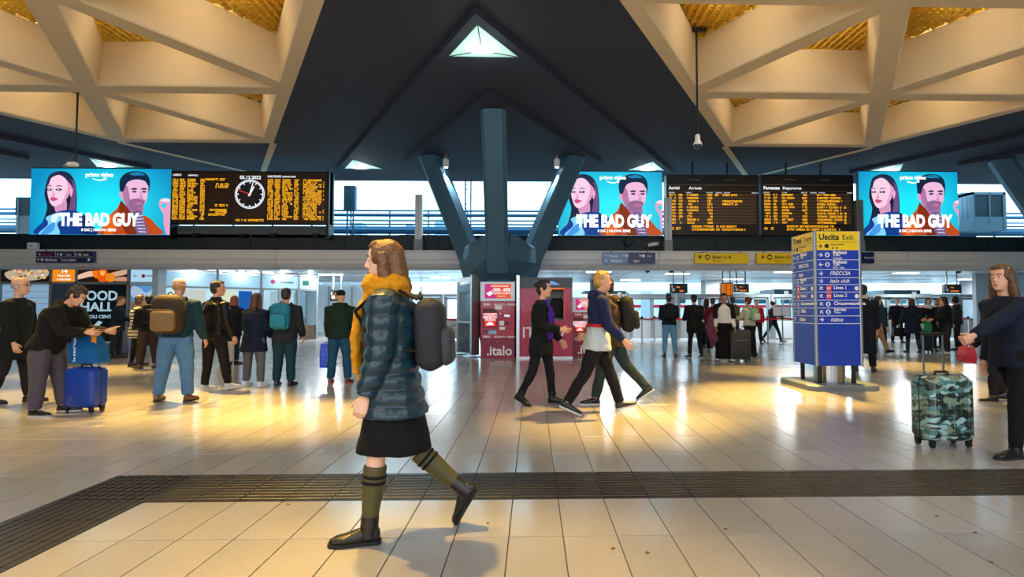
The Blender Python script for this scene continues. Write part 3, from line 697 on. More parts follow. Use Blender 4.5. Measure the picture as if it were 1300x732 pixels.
# clutter between screens: small grille panels behind board (grey boxes)
p = at(800, 305, YF); r = tag(MB().rbox((0, 0, 0), .25, .1, .25, .03, M=Matrix.Translation((p.x, YF + .35, p.z)) @ Matrix.Rotation(R(45), 4, 'Y')).build('diamond_plate', M_dark), 'dark diamond-shaped plate fixed below the middle advert', 'plate')
# ------------------------------------------------------------ outside, above the fascia
M_pipe = mat('pipe_blue_grey', '#1f5070', .4, metal=.5); M_conc = mat('pale_concrete', '#b9c4cc', .8)
r = thing('pipe_rack', 'blue-grey pipes and rails on the roof outside the openings', 'pipes', (0, 24, 3.2))
for py, rad in ((268, .045), (273.5, .08), (280, .06), (285, .04), (289, .05), (292.5, .14), (296.5, .04)):
    z = zy(py, 24) - 3.2; b = MB(); b.tube([(-26, 0, z), (26, 0, z)], rad, 8); b.build('pipe', M_pipe if py != 280 else M_alu, r)
for i in range(30):
    x = -25 + i * 1.7; b = MB(); b.box(x - .03, x + .03, -.03, .03, -.3, zy(267, 24) - 3.2); b.build('upright', M_pipe, r)
b = MB(); rs = random.Random(2)
for i in range(140):
    x = rs.uniform(-25, 25); z = rs.uniform(.2, 1.5); L_ = rs.uniform(.6, 2.5); b.box(x, x + L_, .5, .6, z, z + rs.uniform(.04, .12))
stuff(b.build('roof_clutter', mat('roof_clutter', '#4a6c88', .6), r))
p = at(444.5, 268, 21); a_ = at(437, 236, 21); c_ = at(452, 268, 21)
r = thing('loudspeaker_box', 'blue-grey upright box on a thin pole seen through the opening left of the pillar', 'box', (p.x, 21, 3.0))
b = MB(); b.rbox((0, 0, (a_.z + c_.z) / 2 - 3), c_.x - a_.x, .3, a_.z - c_.z, .03); b.build('box_body', mat('box_blue', '#3c6780', .6), r)
b = MB(); b.tube([(-.1, 0, 0), (-.1, 0, c_.z - 3)], .035, 8); b.tube([(.12, 0, 0), (.12, 0, c_.z - 3)], .03, 8); b.build('pole', M_pipe, r)
p = at(594, 300, 27); zt_ = zy(226, 27)
r = thing('lattice_mast', 'thin dark lattice mast outside between the pillar legs', 'mast', (p.x, 27, 3))
b = MB(); sg = 10
for s_ in (-1, 1):
    for q in (-1, 1): b.tube([(s_ * .14, q * .14, 0), (s_ * .14, q * .14, zt_ - 3)], .025, 5)
b.build('chord', M_dark, r)
b = MB()
for k in range(sg): z0, z1 = (zt_ - 3) * k / sg, (zt_ - 3) * (k + 1) / sg; s_ = 1 if k % 2 else -1; b.tube([(-.14 * s_, -.14, z0), (.14 * s_, -.14, z1)], .018, 5); b.tube([(-.14, -.14 * s_, z0), (-.14, .14 * s_, z1)], .018, 5)
b.build('bracing', M_dark, r)
# air-conditioning unit
a_, c_ = at(1222, 243.5, 23), at(1278, 292, 23)
r = thing('air_conditioning_unit', 'blue-grey air-conditioning unit on the roof right of the right advert', 'machine', (a_.x, 23, c_.z)); Wd, Ht = c_.x - a_.x, a_.z - c_.z
M_ac = mat('ac_casing', '#56707f', .5)
b = MB(); b.box(.45, Wd, 0, 1.8, 0, Ht * .35); b.box(.4, .5, -.02, 1.8, 0, Ht); b.box(Wd - .12, Wd, -.02, 1.8, 0, Ht); b.box(.4, Wd, -.02, 1.8, Ht * .93, Ht); b.box(.45 + (Wd - .5) / 2, .5 + (Wd - .5) / 2, -.02, 0, .3, Ht); b.build('casing', M_ac, r)
b = MB(); b.box(.48, Wd - .1, .02, 1.7, Ht * .33, Ht * .95); b.build('grille', mat('ac_dark', '#0b2434', .6), r)
b = MB(); b.prism([(.42, 0), (.42, 1.8), (0, 1.9), (-.05, .5)], 0, Ht * .3); b.build('side_casing', M_ac, r)
for k in range(5): b = MB(); x = -.02 + k * .1; b.box(x, x + .03, .45 - k * .1, .5 - k * .1, Ht * .3, Ht * .9); b.build('side_bar', M_ac, r)
for q in (.4, .75): b = MB(); b.cyl((Wd * q, .9), .28, Ht, Ht + .12, 14); b.build('fan_cowl', M_ac, r)
a_, c_ = at(20, 250, 22), at(38, 296, 22)
r = thing('roof_cabinet', 'dark equipment cabinet on the roof left of the far left advert', 'cabinet', (a_.x, 22, c_.z)); Wd, Ht = c_.x - a_.x, a_.z - c_.z
MB().box(0, Wd, 0, .8, Ht * .5, Ht).build('upper_box', mat('cab_dark', '#23313a', .5), r); MB().box(.02, Wd, .02, .8, 0, Ht * .5).build('lower_box', M_grey, r)
b = MB(); b.box(.1, .14, -.02, 0, .1, Ht * .95); b.build('conduit', M_alu, r)
for px0, px1, py0, lab in ((445, 459, 284, 'small pale blue cabin on the roof beneath the box on a pole'), (515, 522, 285, 'narrow white cabin on the roof left of the ledge post'), (552, 575, 279, 'pale cabin on the roof seen left of the left pillar leg')):
    a_, c_ = at(px0, py0, 27), at(px1, 300, 27); r = thing('roof_cabin', lab, 'cabin', (a_.x, 27, c_.z)); Wd, Ht = c_.x - a_.x, a_.z - c_.z
    MB().box(0, Wd, 0, 1, 0, Ht).build('cabin_body', mat('cabin_blue', '#9cc6e0', .6), r); MB().box(-.05, Wd + .05, -.05, 1.05, Ht, Ht + .06).build('cabin_roof', M_white, r)
# ------------------------------------------------------------ trains beyond the gates
def train(x0, x1, Y, label, g=None):
    r = thing('train', label, 'train', (x0, Y, 0)); L_ = x1 - x0
    prof = [(-.1, .35), (0, .5), (0, 2.6), (.35, 3.5), (1.4, 3.8), (2.5, 3.5), (2.8, 2.6), (2.8, .4)]
    b = MB(); b.rings([[Vector((0, y, z)) for y, z in prof], [Vector((L_, y, z)) for y, z in prof]]); b.build('car_body', mat('train_white', '#eceff2', .3, coat=.3), r)
    b = MB(); b.box(0, L_, -.012, .02, 1.40, 1.60); b.build('red_stripe', mat('train_red', '#d01c2c', .35), r)
    b = MB(); b.box(0, L_, -.06, .0, .0, .62); b.build('skirt', M_grey, r)
    n = int(L_ / 1.9)
    for k in range(n):
        x = .5 + k * 1.9
        if k % 6 == 5: MB().box(x + .2, x + .9, -.02, .03, .6, 2.5).build('door_leaf', mat('train_door', '#b8c0c6', .4), r)
        else: MB().rbox((x + .65, .0, 2.05), 1.3, .04, .7, .08).build('window_pane', mat('train_glass', '#35505f', .08), r)
train(-3, 12, 36, 'white train with red stripe beyond the middle gates')
train(13, 34, 37.5, 'white train with red stripe beyond the right gates')
# ------------------------------------------------------------ glass gates
GY = 23.0
M_gatef = mat('gate_frame', '#aab2b4', .35, metal=.7); M_kick = mat('gate_kick', '#c4ccd0', .45, metal=.1)
ORD = 'first second third fourth fifth sixth seventh eighth ninth tenth eleventh twelfth thirteenth fourteenth fifteenth'.split(); GN = -1
def gate(x, Wd, Y=GY):
    global GN; GN += 1
    r = thing('platform_gate', 'glass platform gate with grey kick panels, %s from the left in the rear row' % ORD[GN], 'gate', (x, Y, 0), 0, 'glass platform gates')
    for u in (0, Wd - .1): MB().box(u, u + .1, -.06, .06, 0, 1.93).build('post', M_gatef, r)
    MB().box(.1, Wd - .1, -.07, .07, 1.80, 1.93).build('header', M_gatef, r)
    w2 = (Wd - .24) / 2
    for k in (0, 1):
        u = .11 + k * (w2 + .02); b = MB()
        b.box(u, u + .06, -.03, .03, .05, 1.79); b.box(u + w2 - .06, u + w2, -.03, .03, .05, 1.79); b.box(u, u + w2, -.03, .03, 1.70, 1.79); b.box(u, u + w2, -.03, .03, .82, .90)
        f = b.build('door_frame', M_gatef, r)
        MB().box(u + .06, u + w2 - .06, -.005, .005, .9, 1.7).build('pane', M_glass, f); MB().box(u + .06, u + w2 - .06, -.02, .02, .06, .82).build('kick_panel', M_kick, f)
for k in range(2): gate(at(519, 400, GY).x + k * 1.45, 1.42)
x = at(737, 400, GY).x
while x < at(1242, 400, GY).x: gate(x, 2.0); x += 2.04
# dark-fronted booths behind the gates
for px0, px1, py, Y, lab in ((744, 793, 369, 25.5, 'dark-topped control booth behind the walking men'), (1123, 1166, 368, 25, 'dark teal-topped control booth right of the totem'), (984, 1004, 367, 25, 'dark-topped booth just left of the totem')):
    a_, c_ = at(px0, py, Y), at(px1, py, Y); r = thing('control_booth', lab, 'booth', (a_.x, Y, 0)); Wd = c_.x - a_.x; z = a_.z
    MB().box(-.05, Wd + .05, -.05, 1.6, z - .32, z).build('booth_roof', mat('booth_teal', '#1f3f4c', .45), r)
    MB().box(0, Wd, 0, 1.5, 0, .95).build('counter', mat('booth_grey', '#90999c', .5), r)
    for u in (0, Wd / 2 - .03, Wd - .06): MB().box(u, u + .06, 0, .06, .95, z - .32).build('mullion', M_gatef, r)
    MB().box(.06, Wd - .06, .02, .03, .95, z - .32).build('pane', M_glass, r)
    MB().box(Wd - .35, Wd - .15, -.07, -.05, z - .24, z - .08).build('logo_plate', M_signw, r)
# hanging displays
def hang(px0, px1, py0, py1, Y, label, kind):
    x0, x1, z0, z1 = rect(px0, py0, px1, py1, Y); r = thing('hanging_display', label, 'display', (x0, Y, z0)); Wd, Ht = x1 - x0, z1 - z0
    MB().box(0, Wd, 0, .15, 0, Ht).build('housing', mat('display_grey', '#272d30', .4), r)
    [MB().box(Wd * q - .02, Wd * q + .02, .05, .09, Ht, ZS - z0).build('hanger', M_grey, r) for q in (.2, .8)]
    rs_ = random.Random(px0); b = MB()
    if kind == 'amber':
        b.box(.03, Wd - .03, -.006, 0, .04, Ht - .04); b.build('led_panel', screen('#e87a10', 1.0), r); b = MB()
        for i in range(9): b.box(.03, Wd - .03, -.01, -.006, .04 + (Ht - .08) * (i + .7) / 9.4, .04 + (Ht - .08) * (i + .95) / 9.4)
        for q in (.3, .45, .75): b.box(Wd * q, Wd * q + .02, -.011, -.006, .04, Ht - .04)
        b.build('dark_lines', M_black, r)
    else:
        disc(b, Ht * .3, Ht * .35, Ht * .18); b.box(.04, .1, -.006, 0, Ht * .55, Ht * .85); b.build('track_icon', M_signw, r)
        b = MB(); glyphs(b, Wd * .35, Ht * .15, Wd * .5, Ht * .16, -.008, rs_); glyphs(b, Wd * .35, Ht * .55, Wd * .2, Ht * .14, -.008, rs_) ; b.build('led_rows', M_amb2, r)
hang(851, 873, 359.5, 372, 21.5, 'dark hanging track display above the stanchions, left of the orange one', 'd')
hang(915, 931, 358.5, 375.5, 20.5, 'orange lit hanging departure monitor right of the hall centre', 'amber')
hang(932, 951, 360, 371, 21.5, 'dark hanging track display right beside the orange monitor', 'd')
hang(1199, 1221, 360.5, 372, 21.5, 'dark hanging track display above the right gates', 'd')
# belt barriers
M_belt = mat('red_belt', '#e01222', .5)
def stanchion(px, py, label):
    p = onz(px, py); r = thing('belt_post', label, 'post', (p.x, p.y, 0))
    b = MB(); b.lathe((0, 0, 0), [(.17, 0), (.17, .012), (.05, .03), (.03, .05)], 18); b.build('base', M_steel, r)
    b = MB(); b.cyl((0, 0), .028, .04, .9, 10); b.build('pole', M_steel, r)
    b = MB(); b.cyl((0, 0), .038, .9, 1.02, 12); b.build('belt_head', M_black, r); return Vector((p.x, p.y, 0))
def belt(a, c, label, za=.955):
    b = MB(); N = 6; t = (c - a); n_ = Vector((-t.y, t.x, 0)).normalized() * .004
    for s_ in range(N):
        f0, f1 = s_ / N, (s_ + 1) / N; s0, s1 = (-.06 * 4 * f * (1 - f) for f in (f0, f1)); p0, p1 = a + t * f0, a + t * f1
        b.rings([[p0 + n_ * q + Vector((0, 0, za + s0 + e)) for q, e in ((-1, -.03), (1, -.03), (1, .03), (-1, .03))], [p1 + n_ * q + Vector((0, 0, za + s1 + e)) for q, e in ((-1, -.03), (1, -.03), (1, .03), (-1, .03))]])
    o = b.build('barrier_belt', M_belt); tag(o, label, 'belt'); return o
s1 = stanchion(553, 437.5, 'steel belt post left of the mirrored panel')
belt(s1, s1 + Vector((1.6, .3, 0)), 'red belt stretched from the left post towards the pillar'); belt(s1 + Vector((-1.7, .4, 0)), s1, 'red belt behind the shoulder of the walking woman')
q1 = stanchion(815, 435.5, 'steel belt post left of the man in light blue jeans'); q2 = stanchion(831, 434, 'steel belt post nearest the man in light blue jeans'); q0 = stanchion(790, 436, 'steel belt post behind the walking men')
q3 = stanchion(912, 437, 'steel belt post behind the woman with the dark suitcase'); q4 = stanchion(994, 437, 'steel belt post next to the white board'); q5 = stanchion(975, 436, 'steel belt post beneath the white board'); q6 = stanchion(1060, 437, 'steel belt post hidden behind the totem')
belt(q0, q1, 'red belt left of the man in light blue jeans'); belt(q1, q2, 'short red belt between the two close posts'); belt(q2, q3, 'long red belt behind the pair of standing travellers'); belt(q3, q4, 'red belt behind the woman with the backpack'); belt(q4, q6, 'red belt running behind the totem')
q7 = stanchion(1230, 436, 'steel belt post at the far right'); belt(stanchion(1150, 434, 'steel belt post behind the navy puffer coat'), q7, 'red belt at the far right')
# far structures
wl = struct(MB().box(-24, -7.2, 31.2, 31.4, 0, 4).build('wall_left', mat('far_wall_white', '#eef6fa', .6)))
for i in range(8): x_ = -15.5 + i * 1.3; MB().box(x_, x_ + .07, 31.1, 31.2, 0, 2.6).build('mullion', M_gatef, wl)
p = at(1240, 400, 22.6)
wr = struct(MB().box(p.x, 30, 22.6, 22.8, 0, ZS).build('wall_right', mat('far_wall_grey', '#9aa4aa', .6)))
r, Wd, Ht = sign(1262, 357, 1273, 366.5, 'wall_sign', 'small red notice on the grey wall at the right edge', mat('sign_red', '#e03030'), [], 22.5, .03)
b = MB(); b.box(Wd * .35, Wd * .45, -.004, 0, .08, Ht - .08); b.box(Wd * .55, Wd * .65, -.004, 0, .08, Ht - .08); b.build('pictogram', M_signw, r)
for px, lab, cc in ((762, 'broad grey interior column behind the walking men', '#77787c'), (905, 'slim grey interior column left of the orange monitor', '#9fa6ac'), (1238, 'grey interior column beside the right wall', '#9aa0a8')):
    p = at(px, 400, 28.4); tag(MB().box(p.x - .5, p.x + .5, 28, 28.8, 0, ZS).build('interior_column', mat('col' + cc, cc, .6)), lab, 'column')
# information counters behind, at far left of gates: leaning dark screen
hang(419, 436, 368, 382, 24, 'dark display panel above the head of the man in the green jacket', 'd')

# ------------------------------------------------------------ food hall front, left
FY = 18.0
M_frame = mat('shopfront_frame', '#a9b6be', .35, metal=.5)
ffz = lambda py: zy(py, FY)
ffx = lambda px: at(px, 400, FY).x
fh = thing('food_hall_front', 'shopfront wall at the far left with food pictures and a dark arrow sign', 'shopfront', (0, FY, 0))
b = MB(); b.box(ffx(-40), ffx(165), .06, .2, 0, 2.75); b.build('wall_panel', mat('front_grey', '#4c5a64', .6), fh)
for px in (-2, 63.5, 96, 162): MB().box(ffx(px) - .04, ffx(px) + .04, -.03, .06, 0, 2.75).build('mullion', M_frame, fh)
MB().box(ffx(-40), ffx(165), -.03, .06, ffz(361), ffz(358.5)).build('transom', M_frame, fh); MB().box(ffx(-40), ffx(165), -.02, .06, 0, ffz(434)).build('kick_plate', mat('kick_blue', '#6d7f8c', .5), fh); MB().box(ffx(96), ffx(160), -.035, -.02, ffz(434.5), ffz(432.5)).build('light_strip', M_signw, fh)
def flat(poly_, y, name, m, par, n=4, sm=True):
    q = spline(poly_, n) if sm else poly_; q = [(ffx(a), ffz(c)) for a, c in q]; t_ = tessellate_polygon([[Vector((a, c, 0)) for a, c in q]]); b = MB(); b.add([(a, y, c) for a, c in q], t_); return b.build(name, m, par)
pic = MB().box(ffx(-30), ffx(62), -.01, .05, ffz(358), 2.75).build('food_picture', screen('#1d1410', .7), fh)
flat([(4, 348), (20, 343), (55, 342), (60, 350), (45, 356), (15, 357)], -.012, 'plate_print', screen('#c8b49a', .8), pic)
rs = random.Random(8)
for k in range(26):
    x_, y_ = rs.uniform(8, 57), rs.uniform(343.5, 355); flat([(x_, y_ - 1.4), (x_ + 2.6, y_ - .4), (x_ + 1.6, y_ + 1.5), (x_ - 1.8, y_ + .8)], -.013 - k * .0004, 'morsel_print', screen(rs.choice(('#e8c890', '#f4e8d8', '#d07a28', '#a84818', '#f8b860', '#5a6a20')), .9), pic)
pic = MB().box(ffx(65.5), ffx(94.5), -.01, .05, ffz(358), 2.75).build('orange_panel', screen('#f08a18', .95), fh)
for s_, px, py, sz in (('14', 80, 347.5, .2), ('Nuovi bar', 80, 351.7, .1), ('e ristoranti', 80, 356.2, .1)): text(s_, sz, (ffx(px), -.014, ffz(py)), M_bw, pic, align='CENTER', bold=.025)
pic = MB().box(ffx(98), ffx(160), -.01, .05, ffz(358), 2.75).build('drinks_picture', screen('#2a1a14', .7), fh)
for k, (pl, cc) in enumerate((([(98, 350), (112, 345), (124, 346), (126, 350), (112, 352), (98, 355)], '#e8c0a8'), ([(160, 343), (148, 345), (138, 348), (140, 352), (150, 351), (160, 348)], '#d8a888'), ([(158, 352), (146, 353), (140, 356), (150, 357.5), (160, 357)], '#c89474'),
                               ([(116, 345), (126, 345), (125, 353), (119, 353)], '#f07818'), ([(124, 343), (134, 343), (134, 357), (124, 357)], '#e85a10'), ([(134, 348), (144, 349), (143, 357.5), (134, 357)], '#f08820'), ([(126, 345), (132, 345), (131, 350), (127, 350)], '#ffb850'))): flat(pl, -.012 - k * .001, 'print_shape', screen(cc, .9), pic)
MB().box(ffx(66), ffx(94), -.01, .05, ffz(381), ffz(361.5)).build('dark_picture', mat('dark_pic', '#1c2228', .4, emit=.2, emcol='#405060'), fh)
MB().box(ffx(66), ffx(94), -.01, .05, ffz(433), ffz(382)).build('dark_panel', mat('dark_pic2', '#232a30', .5), fh)
pic = MB().box(ffx(2), ffx(62), -.01, .05, ffz(433), ffz(361.5)).build('lit_window', screen('#8fb4d0', .75), fh)
b = MB(); [b.box(ffx(2), ffx(62), -.014, -.01, ffz(363 + k * 7.6), ffz(362.6 + k * 7.6)) for k in range(9)]; b.build('shutter_line', M_frame, fh)
sg_ = MB().box(ffx(98), ffx(160), -.03, .05, ffz(432), ffz(362)).build('dark_sign', mat('sign_charcoal', '#121e26', .4), fh)
M_pale = mat('pale_blue_lettering', '#b8e0f4', .4, emit=.45, emcol='#b8e0f4')
for s_, py, hpx, wpx in (('FOOD', 381, 11.8, 48), ('HALL', 394.5, 11, 44), ('NAPOLI CENTRALE', 403.4, 4, 56)):
    t = text(s_, 1, (ffx(101.5), -.034, ffz(py)), M_pale, sg_, bold=.03); me = t.data
    t.scale = ((ffx(101.5 + wpx) - ffx(101.5)) / (max(v.co.x for v in me.vertices)), (ffz(380 - hpx) - ffz(380)) / max(v.co.y for v in me.vertices), 1)
b = MB(); arrow(b, ffx(128), ffz(419.5), ffx(143) - ffx(113), 180, -.034, .12); b.build('arrow', M_pale, sg_)
# poster bay right of it
r = thing('poster_column', 'lit poster of an old castle under a white header beside the food hall sign', 'poster', (0, FY, 0))
MB().box(ffx(165), ffx(199.5), -.02, .3, 0, 2.75).build('case', mat('case_white', '#b8ccd8', .5), r)
hd = MB().box(ffx(166), ffx(198.5), -.05, -.02, ffz(358), 2.72).build('header_panel', screen('#a8d0e8', .95), r)
b = MB(); disc(b, ffx(182), ffz(351), .06, -.053); b.build('logo_dot', mat('sign_red', '#e03030'), hd); b = MB(); glyphs(b, ffx(185), ffz(352), 0.33, .06, -.053, rs); glyphs(b, ffx(169), ffz(352), .12, .06, -.053, rs); b.build('logo_print', M_signk, hd)
ps = MB().box(ffx(168), ffx(194), -.05, -.02, ffz(432), ffz(363.5)).build('poster_print', screen('#5a98d8', .8), r)
for k, (pl, cc, sm) in enumerate((([(168, 364), (178, 366), (186, 372), (194, 368), (194, 378), (182, 380), (168, 376)], '#b8d4f0', True), ([(168, 384), (174, 381), (180, 382), (180, 374), (181.5, 373), (183, 374), (183, 382), (188, 378), (194, 376), (194, 432), (168, 432)], '#8a6a50', False), ([(168, 392), (194, 388), (194, 432), (168, 432)], '#6a4c3a', False), ([(172, 386), (178, 386), (178, 396), (172, 396)], '#a88a6c', False), ([(184, 384), (192, 382), (192, 396), (184, 396)], '#b0906e', False))): flat(pl, -.052 - k * .001, 'print_shape', screen(cc, .7), ps, sm=sm)
tag(MB().box(ffx(200), ffx(207.5), -.3 + FY, .1 + FY, 0, ZS).build('shop_column', mat('case_white', '#b8ccd8')), 'pale column between the poster and the glass shop', 'column')
# glass shop running back at an angle
A_, B_ = onz(275, 434.7), onz(400, 430.2)
dv = (B_ - A_); dv.z = 0; dv.normalize(); nv = Vector((dv.y, -dv.x, 0))
def onshop(px):
    d = ray(px, 393); d.z = 0; # intersect in plan
    den = d.x * dv.y - d.y * dv.x; t_ = (A_.x * dv.y - A_.y * dv.x) / den; return (Vector((d.x, d.y, 0)) * t_ - Vector((A_.x, A_.y, 0))).dot(dv)
gs = thing('glass_shop', 'white and glass shopfront running back at an angle behind the standing group', 'shopfront', (A_.x, A_.y, 0), math.atan2(dv.y, dv.x))
M_hd = mat('header_blue_white', '#bfe2f4', .35, emit=.25, emcol='#9fd4f4')
bays = [207, 275, 330.5, 378.7, 402]
for i in range(4):
    u0, u1 = onshop(bays[i]), onshop(bays[i + 1])
    hp = MB().box(u0 + .03, u1 - .03, -.04, .04, 2.16, 2.66).build('header_panel', M_hd, gs)
    MB().box(u1 - .04, u1 + .04, -.06, .06, 0, 2.8).build('mullion', M_frame, gs)
    MB().box(u0 + .03, u1 - .03, -.05, .05, 2.08, 2.15).build('transom', M_frame, gs)
    MB().box(u0 + .04, u1 - .04, -.01, .01, .5 if i != 2 else .1, 2.08).build('pane', M_glass, gs)
    if i != 2: MB().box(u0 + .03, u1 - .03, -.03, .03, 0, .5 if i != 3 else .62).build('base_panel', M_white if i != 3 else mat('track_photo', '#5c4c40', .6, vary=.8, vscale=5), gs)
    else:
        for q in (.05, .46, .54, .94): MB().box(u0 + (u1 - u0) * q - .03, u0 + (u1 - u0) * q + .03, -.03, .03, 0, 2.08).build('door_stile', M_frame, gs)
    b = MB(); b.lathe((0, 0, 0), [(.02, -.03), (.07, 0), (.09, .10)], 10); lp = b.build('header_lamp', mat('spot_lens', '#ffffff'), gs); lp.location = ((u0 + u1) / 2, -.25, 2.68)
    wp = Vector((A_.x, A_.y, 0)) + dv * (u0 + u1) / 2 + nv * .3; light('POINT', (wp.x, wp.y, 2.62), (.85, .95, 1), 7, None, .06)
    if i == 2: b = MB(); disc(b, u0 + (u1 - u0) * .3, 2.42, .09, -.045); b.build('logo_dot', mat('logo_rose', '#c04868', .4), hp); b = MB(); glyphs(b, u0 + (u1 - u0) * .38, 2.36, (u1 - u0) * .5, .09, -.045, rs); b.build('logo_print', M_signk, hp)
    if i == 3: b = MB(); b.box(u0 + .15, u0 + .4, -.046, -.04, 2.3, 2.52); b.build('logo_square', mat('logo_green', '#0a5a48', .4), hp); b = MB(); glyphs(b, u0 + .48, 2.37, .5, .08, -.046, rs); b.build('logo_print', M_grey, hp)
u0, u1 = onshop(207), onshop(402)
MB().box(u0, u1, 2.6, 2.7, 0, 2.75).build('rear_wall', mat('shop_rear', '#dfeaf0', .6), gs); MB().box(u0, u1, 0, 2.7, 2.70, 2.76).build('shop_ceiling', M_white, gs)
for q, w_, cc, e in ((.33, .8, '#f0ecc8', .9), (.5, .5, '#1a6ac8', .7), (.12, .9, '#e8e4d8', .8), (.72, .7, '#c8dce8', .7), (.9, .5, '#9cc4dc', .6)):
    u_ = u0 + (u1 - u0) * q; pn = MB().box(u_, u_ + w_, 1.2, 1.24, .95, 2.05).build('display_poster', screen(cc, e), gs)
    if cc == '#f0ecc8':
        b = MB(); rr = random.Random(4)
        for k in range(60): x_, z_ = u_ + rr.uniform(.02, .72), rr.uniform(.97, 1.55); b.add([(x_, 1.19 - k * .0003, z_), (x_ + .05, 1.19 - k * .0003, z_ + .02), (x_ + .03, 1.19 - k * .0003, z_ + .09)], [(0, 1, 2)])
        b.build('leaf_print', screen('#6a8a3a', .6), pn)
for q in (.15, .4, .65, .85): u_ = u0 + (u1 - u0) * q; MB().rbox((u_, 1.9, .45), .9, .5, .9, .03).build('shop_counter', M_white, gs)
for q in (.15, .38, .6, .85): wp = Vector((A_.x, A_.y, 0)) + dv * (u0 + (u1 - u0) * q) - nv * 1.2; light('POINT', (wp.x, wp.y, 2.5), (.9, .97, 1), 30, None, .1)

# ------------------------------------------------------------ mirrored panel on edge
pa, pb = onz(603, 453), onz(583, 449); d_ = pb - pa; L_ = d_.length; an = math.atan2(d_.y, d_.x)
r = thing('mirrored_panel', 'tall steel-edged mirrored display panel left of the ticket machine', 'panel', (pa.x, pa.y, 0), an)
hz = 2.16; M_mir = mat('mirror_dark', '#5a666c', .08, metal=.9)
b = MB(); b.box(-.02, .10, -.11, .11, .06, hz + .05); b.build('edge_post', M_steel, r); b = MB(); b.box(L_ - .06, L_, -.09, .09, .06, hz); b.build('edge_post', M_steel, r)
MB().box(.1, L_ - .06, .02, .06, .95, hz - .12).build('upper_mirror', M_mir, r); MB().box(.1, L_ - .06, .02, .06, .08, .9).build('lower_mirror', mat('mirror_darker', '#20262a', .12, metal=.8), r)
MB().box(.08, L_ - .05, -.0, .08, .9, .95).build('cross_rail', M_steel, r); MB().box(.08, L_ - .05, -.02, .1, hz - .12, hz).build('top_rail', M_steel, r)
for u in (.05, L_ - .05): MB().box(u - .12, u + .12, -.16, .16, 0, .02).build('foot_plate', M_steel, r)
# ------------------------------------------------------------ red ticket machines
M_mag = mat('magenta_red', '#b4123c', .38, coat=.2); M_mag2 = mat('magenta_dark', '#8e1a44', .42)
def machine(px0, px1, py, label):
    p0, p1 = onz(px0, py), onz(px1, py); Wd = p1.x - p0.x; r = thing('ticket_machine', label, 'ticket machine', (p0.x, p0.y, 0)); k = Wd / 43.0
    X_ = lambda px: (px - 610) * k; Z_ = lambda py_: (455 - py_) * k
    MB().box(0, Wd, 0, .42, 0, Z_(430.3)).build('lower_cabinet', M_mag2, r); MB().box(0, Wd, 0, .42, Z_(430), Z_(382)).build('upper_cabinet', M_mag, r); MB().box(-.01, Wd + .01, -.02, .42, Z_(381.8), Z_(357.5)).build('top_case', mat('case_silver', '#b9c6cc', .35, metal=.3), r)
    s_ = MB().box(X_(615), X_(648.5), -.03, -.018, Z_(378.5), Z_(360)).build('advert_display', screen('#e8541a', .9), r)
    b = MB(); b.add([(X_(615), -.032, Z_(378.5)), (X_(630), -.032, Z_(378.5)), (X_(624), -.032, Z_(360)), (X_(615), -.032, Z_(360))], [(0, 1, 2, 3)]); b.build('pink_corner', screen('#c82a7a', .9), s_)
    b = MB(); b.add([(X_(617), -.034, Z_(372)), (X_(623), -.034, Z_(369)), (X_(626), -.034, Z_(372)), (X_(621), -.034, Z_(376))], [(0, 1, 2, 3)]); b.build('train_print', M_bw, s_)
    for t_, x_, y_, z_, bo in (('NUOVE PARTENZE', 634, 363.8, .055, .01), ('-20% -30%', 636, 369.5, .115, .03), ('ACQUISTA SUBITO', 636, 373, .06, .02), ('italotreno', 637, 376.4, .05, 0)): text(t_, z_, (X_(x_), -.035, Z_(y_)), M_bw, s_, align='CENTER', bold=bo)
    M_lt = mat('sign_white', '#f4f6f8')
    for y_ in (387.5, 428.5): text('italo', .11, (X_(613), -.006, Z_(y_)), M_lt, r, bold=.03, shear=.2); text('BIGLIETTI - TICKETS', .062, (X_(627.5), -.006, Z_(y_)), M_lt, r, bold=.03)
    text('.italo', .34, (X_(617.5), -.006, Z_(450.5)), M_lt, r, bold=.02)
    rc = MB().box(X_(613), X_(630.5), -.008, 0, Z_(415.5), Z_(391.5)).build('screen_recess', mat('recess_dark', '#5a0c20', .5), r)
    sc_ = MB().box(X_(615), X_(629), -.014, -.008, Z_(414), Z_(397)).build('touch_screen', screen('#e8301a', 1.0), r)
    for t_, y_ in (('ACQUISTA', 400), ('BIGLIETTO', 403.6), ('TICKETS', 407)): text(t_, .075, (X_(622), -.017, Z_(y_)), M_bw, sc_, align='CENTER', bold=.03)
    b = MB(); b.add([(X_(616.5), -.016, Z_(412.5)), (X_(627), -.016, Z_(412.5)), (X_(624), -.016, Z_(408.5)), (X_(620), -.016, Z_(408.8))], [(0, 1, 2, 3)]); b.build('train_print', M_bw, sc_)
    for x0_, x1_, y0_, y1_, m__, nme in ((628, 637, 392.5, 387.8, M_signw, 'sticker'), (634, 636, 398.5, 397, M_signw, 'slot'), (640, 647, 402, 399, M_steel, 'coin_slot'), (634, 639.5, 413, 407, M_signw, 'card_reader'), (634, 641, 418.5, 414.8, M_signw, 'label_plate'), (642, 646, 412, 408.5, M_black, 'keypad'), (614, 618, 422, 419, mat('mach_blue', '#1a3a7a', .4), 'blue_button'), (620, 630, 424, 419.5, mat('mach_tray', '#6fa4b8', .2, metal=.3), 'ticket_tray'), (643, 646, 418, 416, M_mag2, 'button'), (631, 632, 434, 433, M_steel, 'lock')):
        MB().box(X_(x0_), X_(x1_), -.012, 0, Z_(y0_), Z_(y1_)).build(nme, m__, r)
machine(610, 653, 455, 'magenta ticket machine with orange lit top screen beside the mirrored panel')
machine(727, 760, 452, 'magenta ticket machine behind the walking man in the hooded jacket')
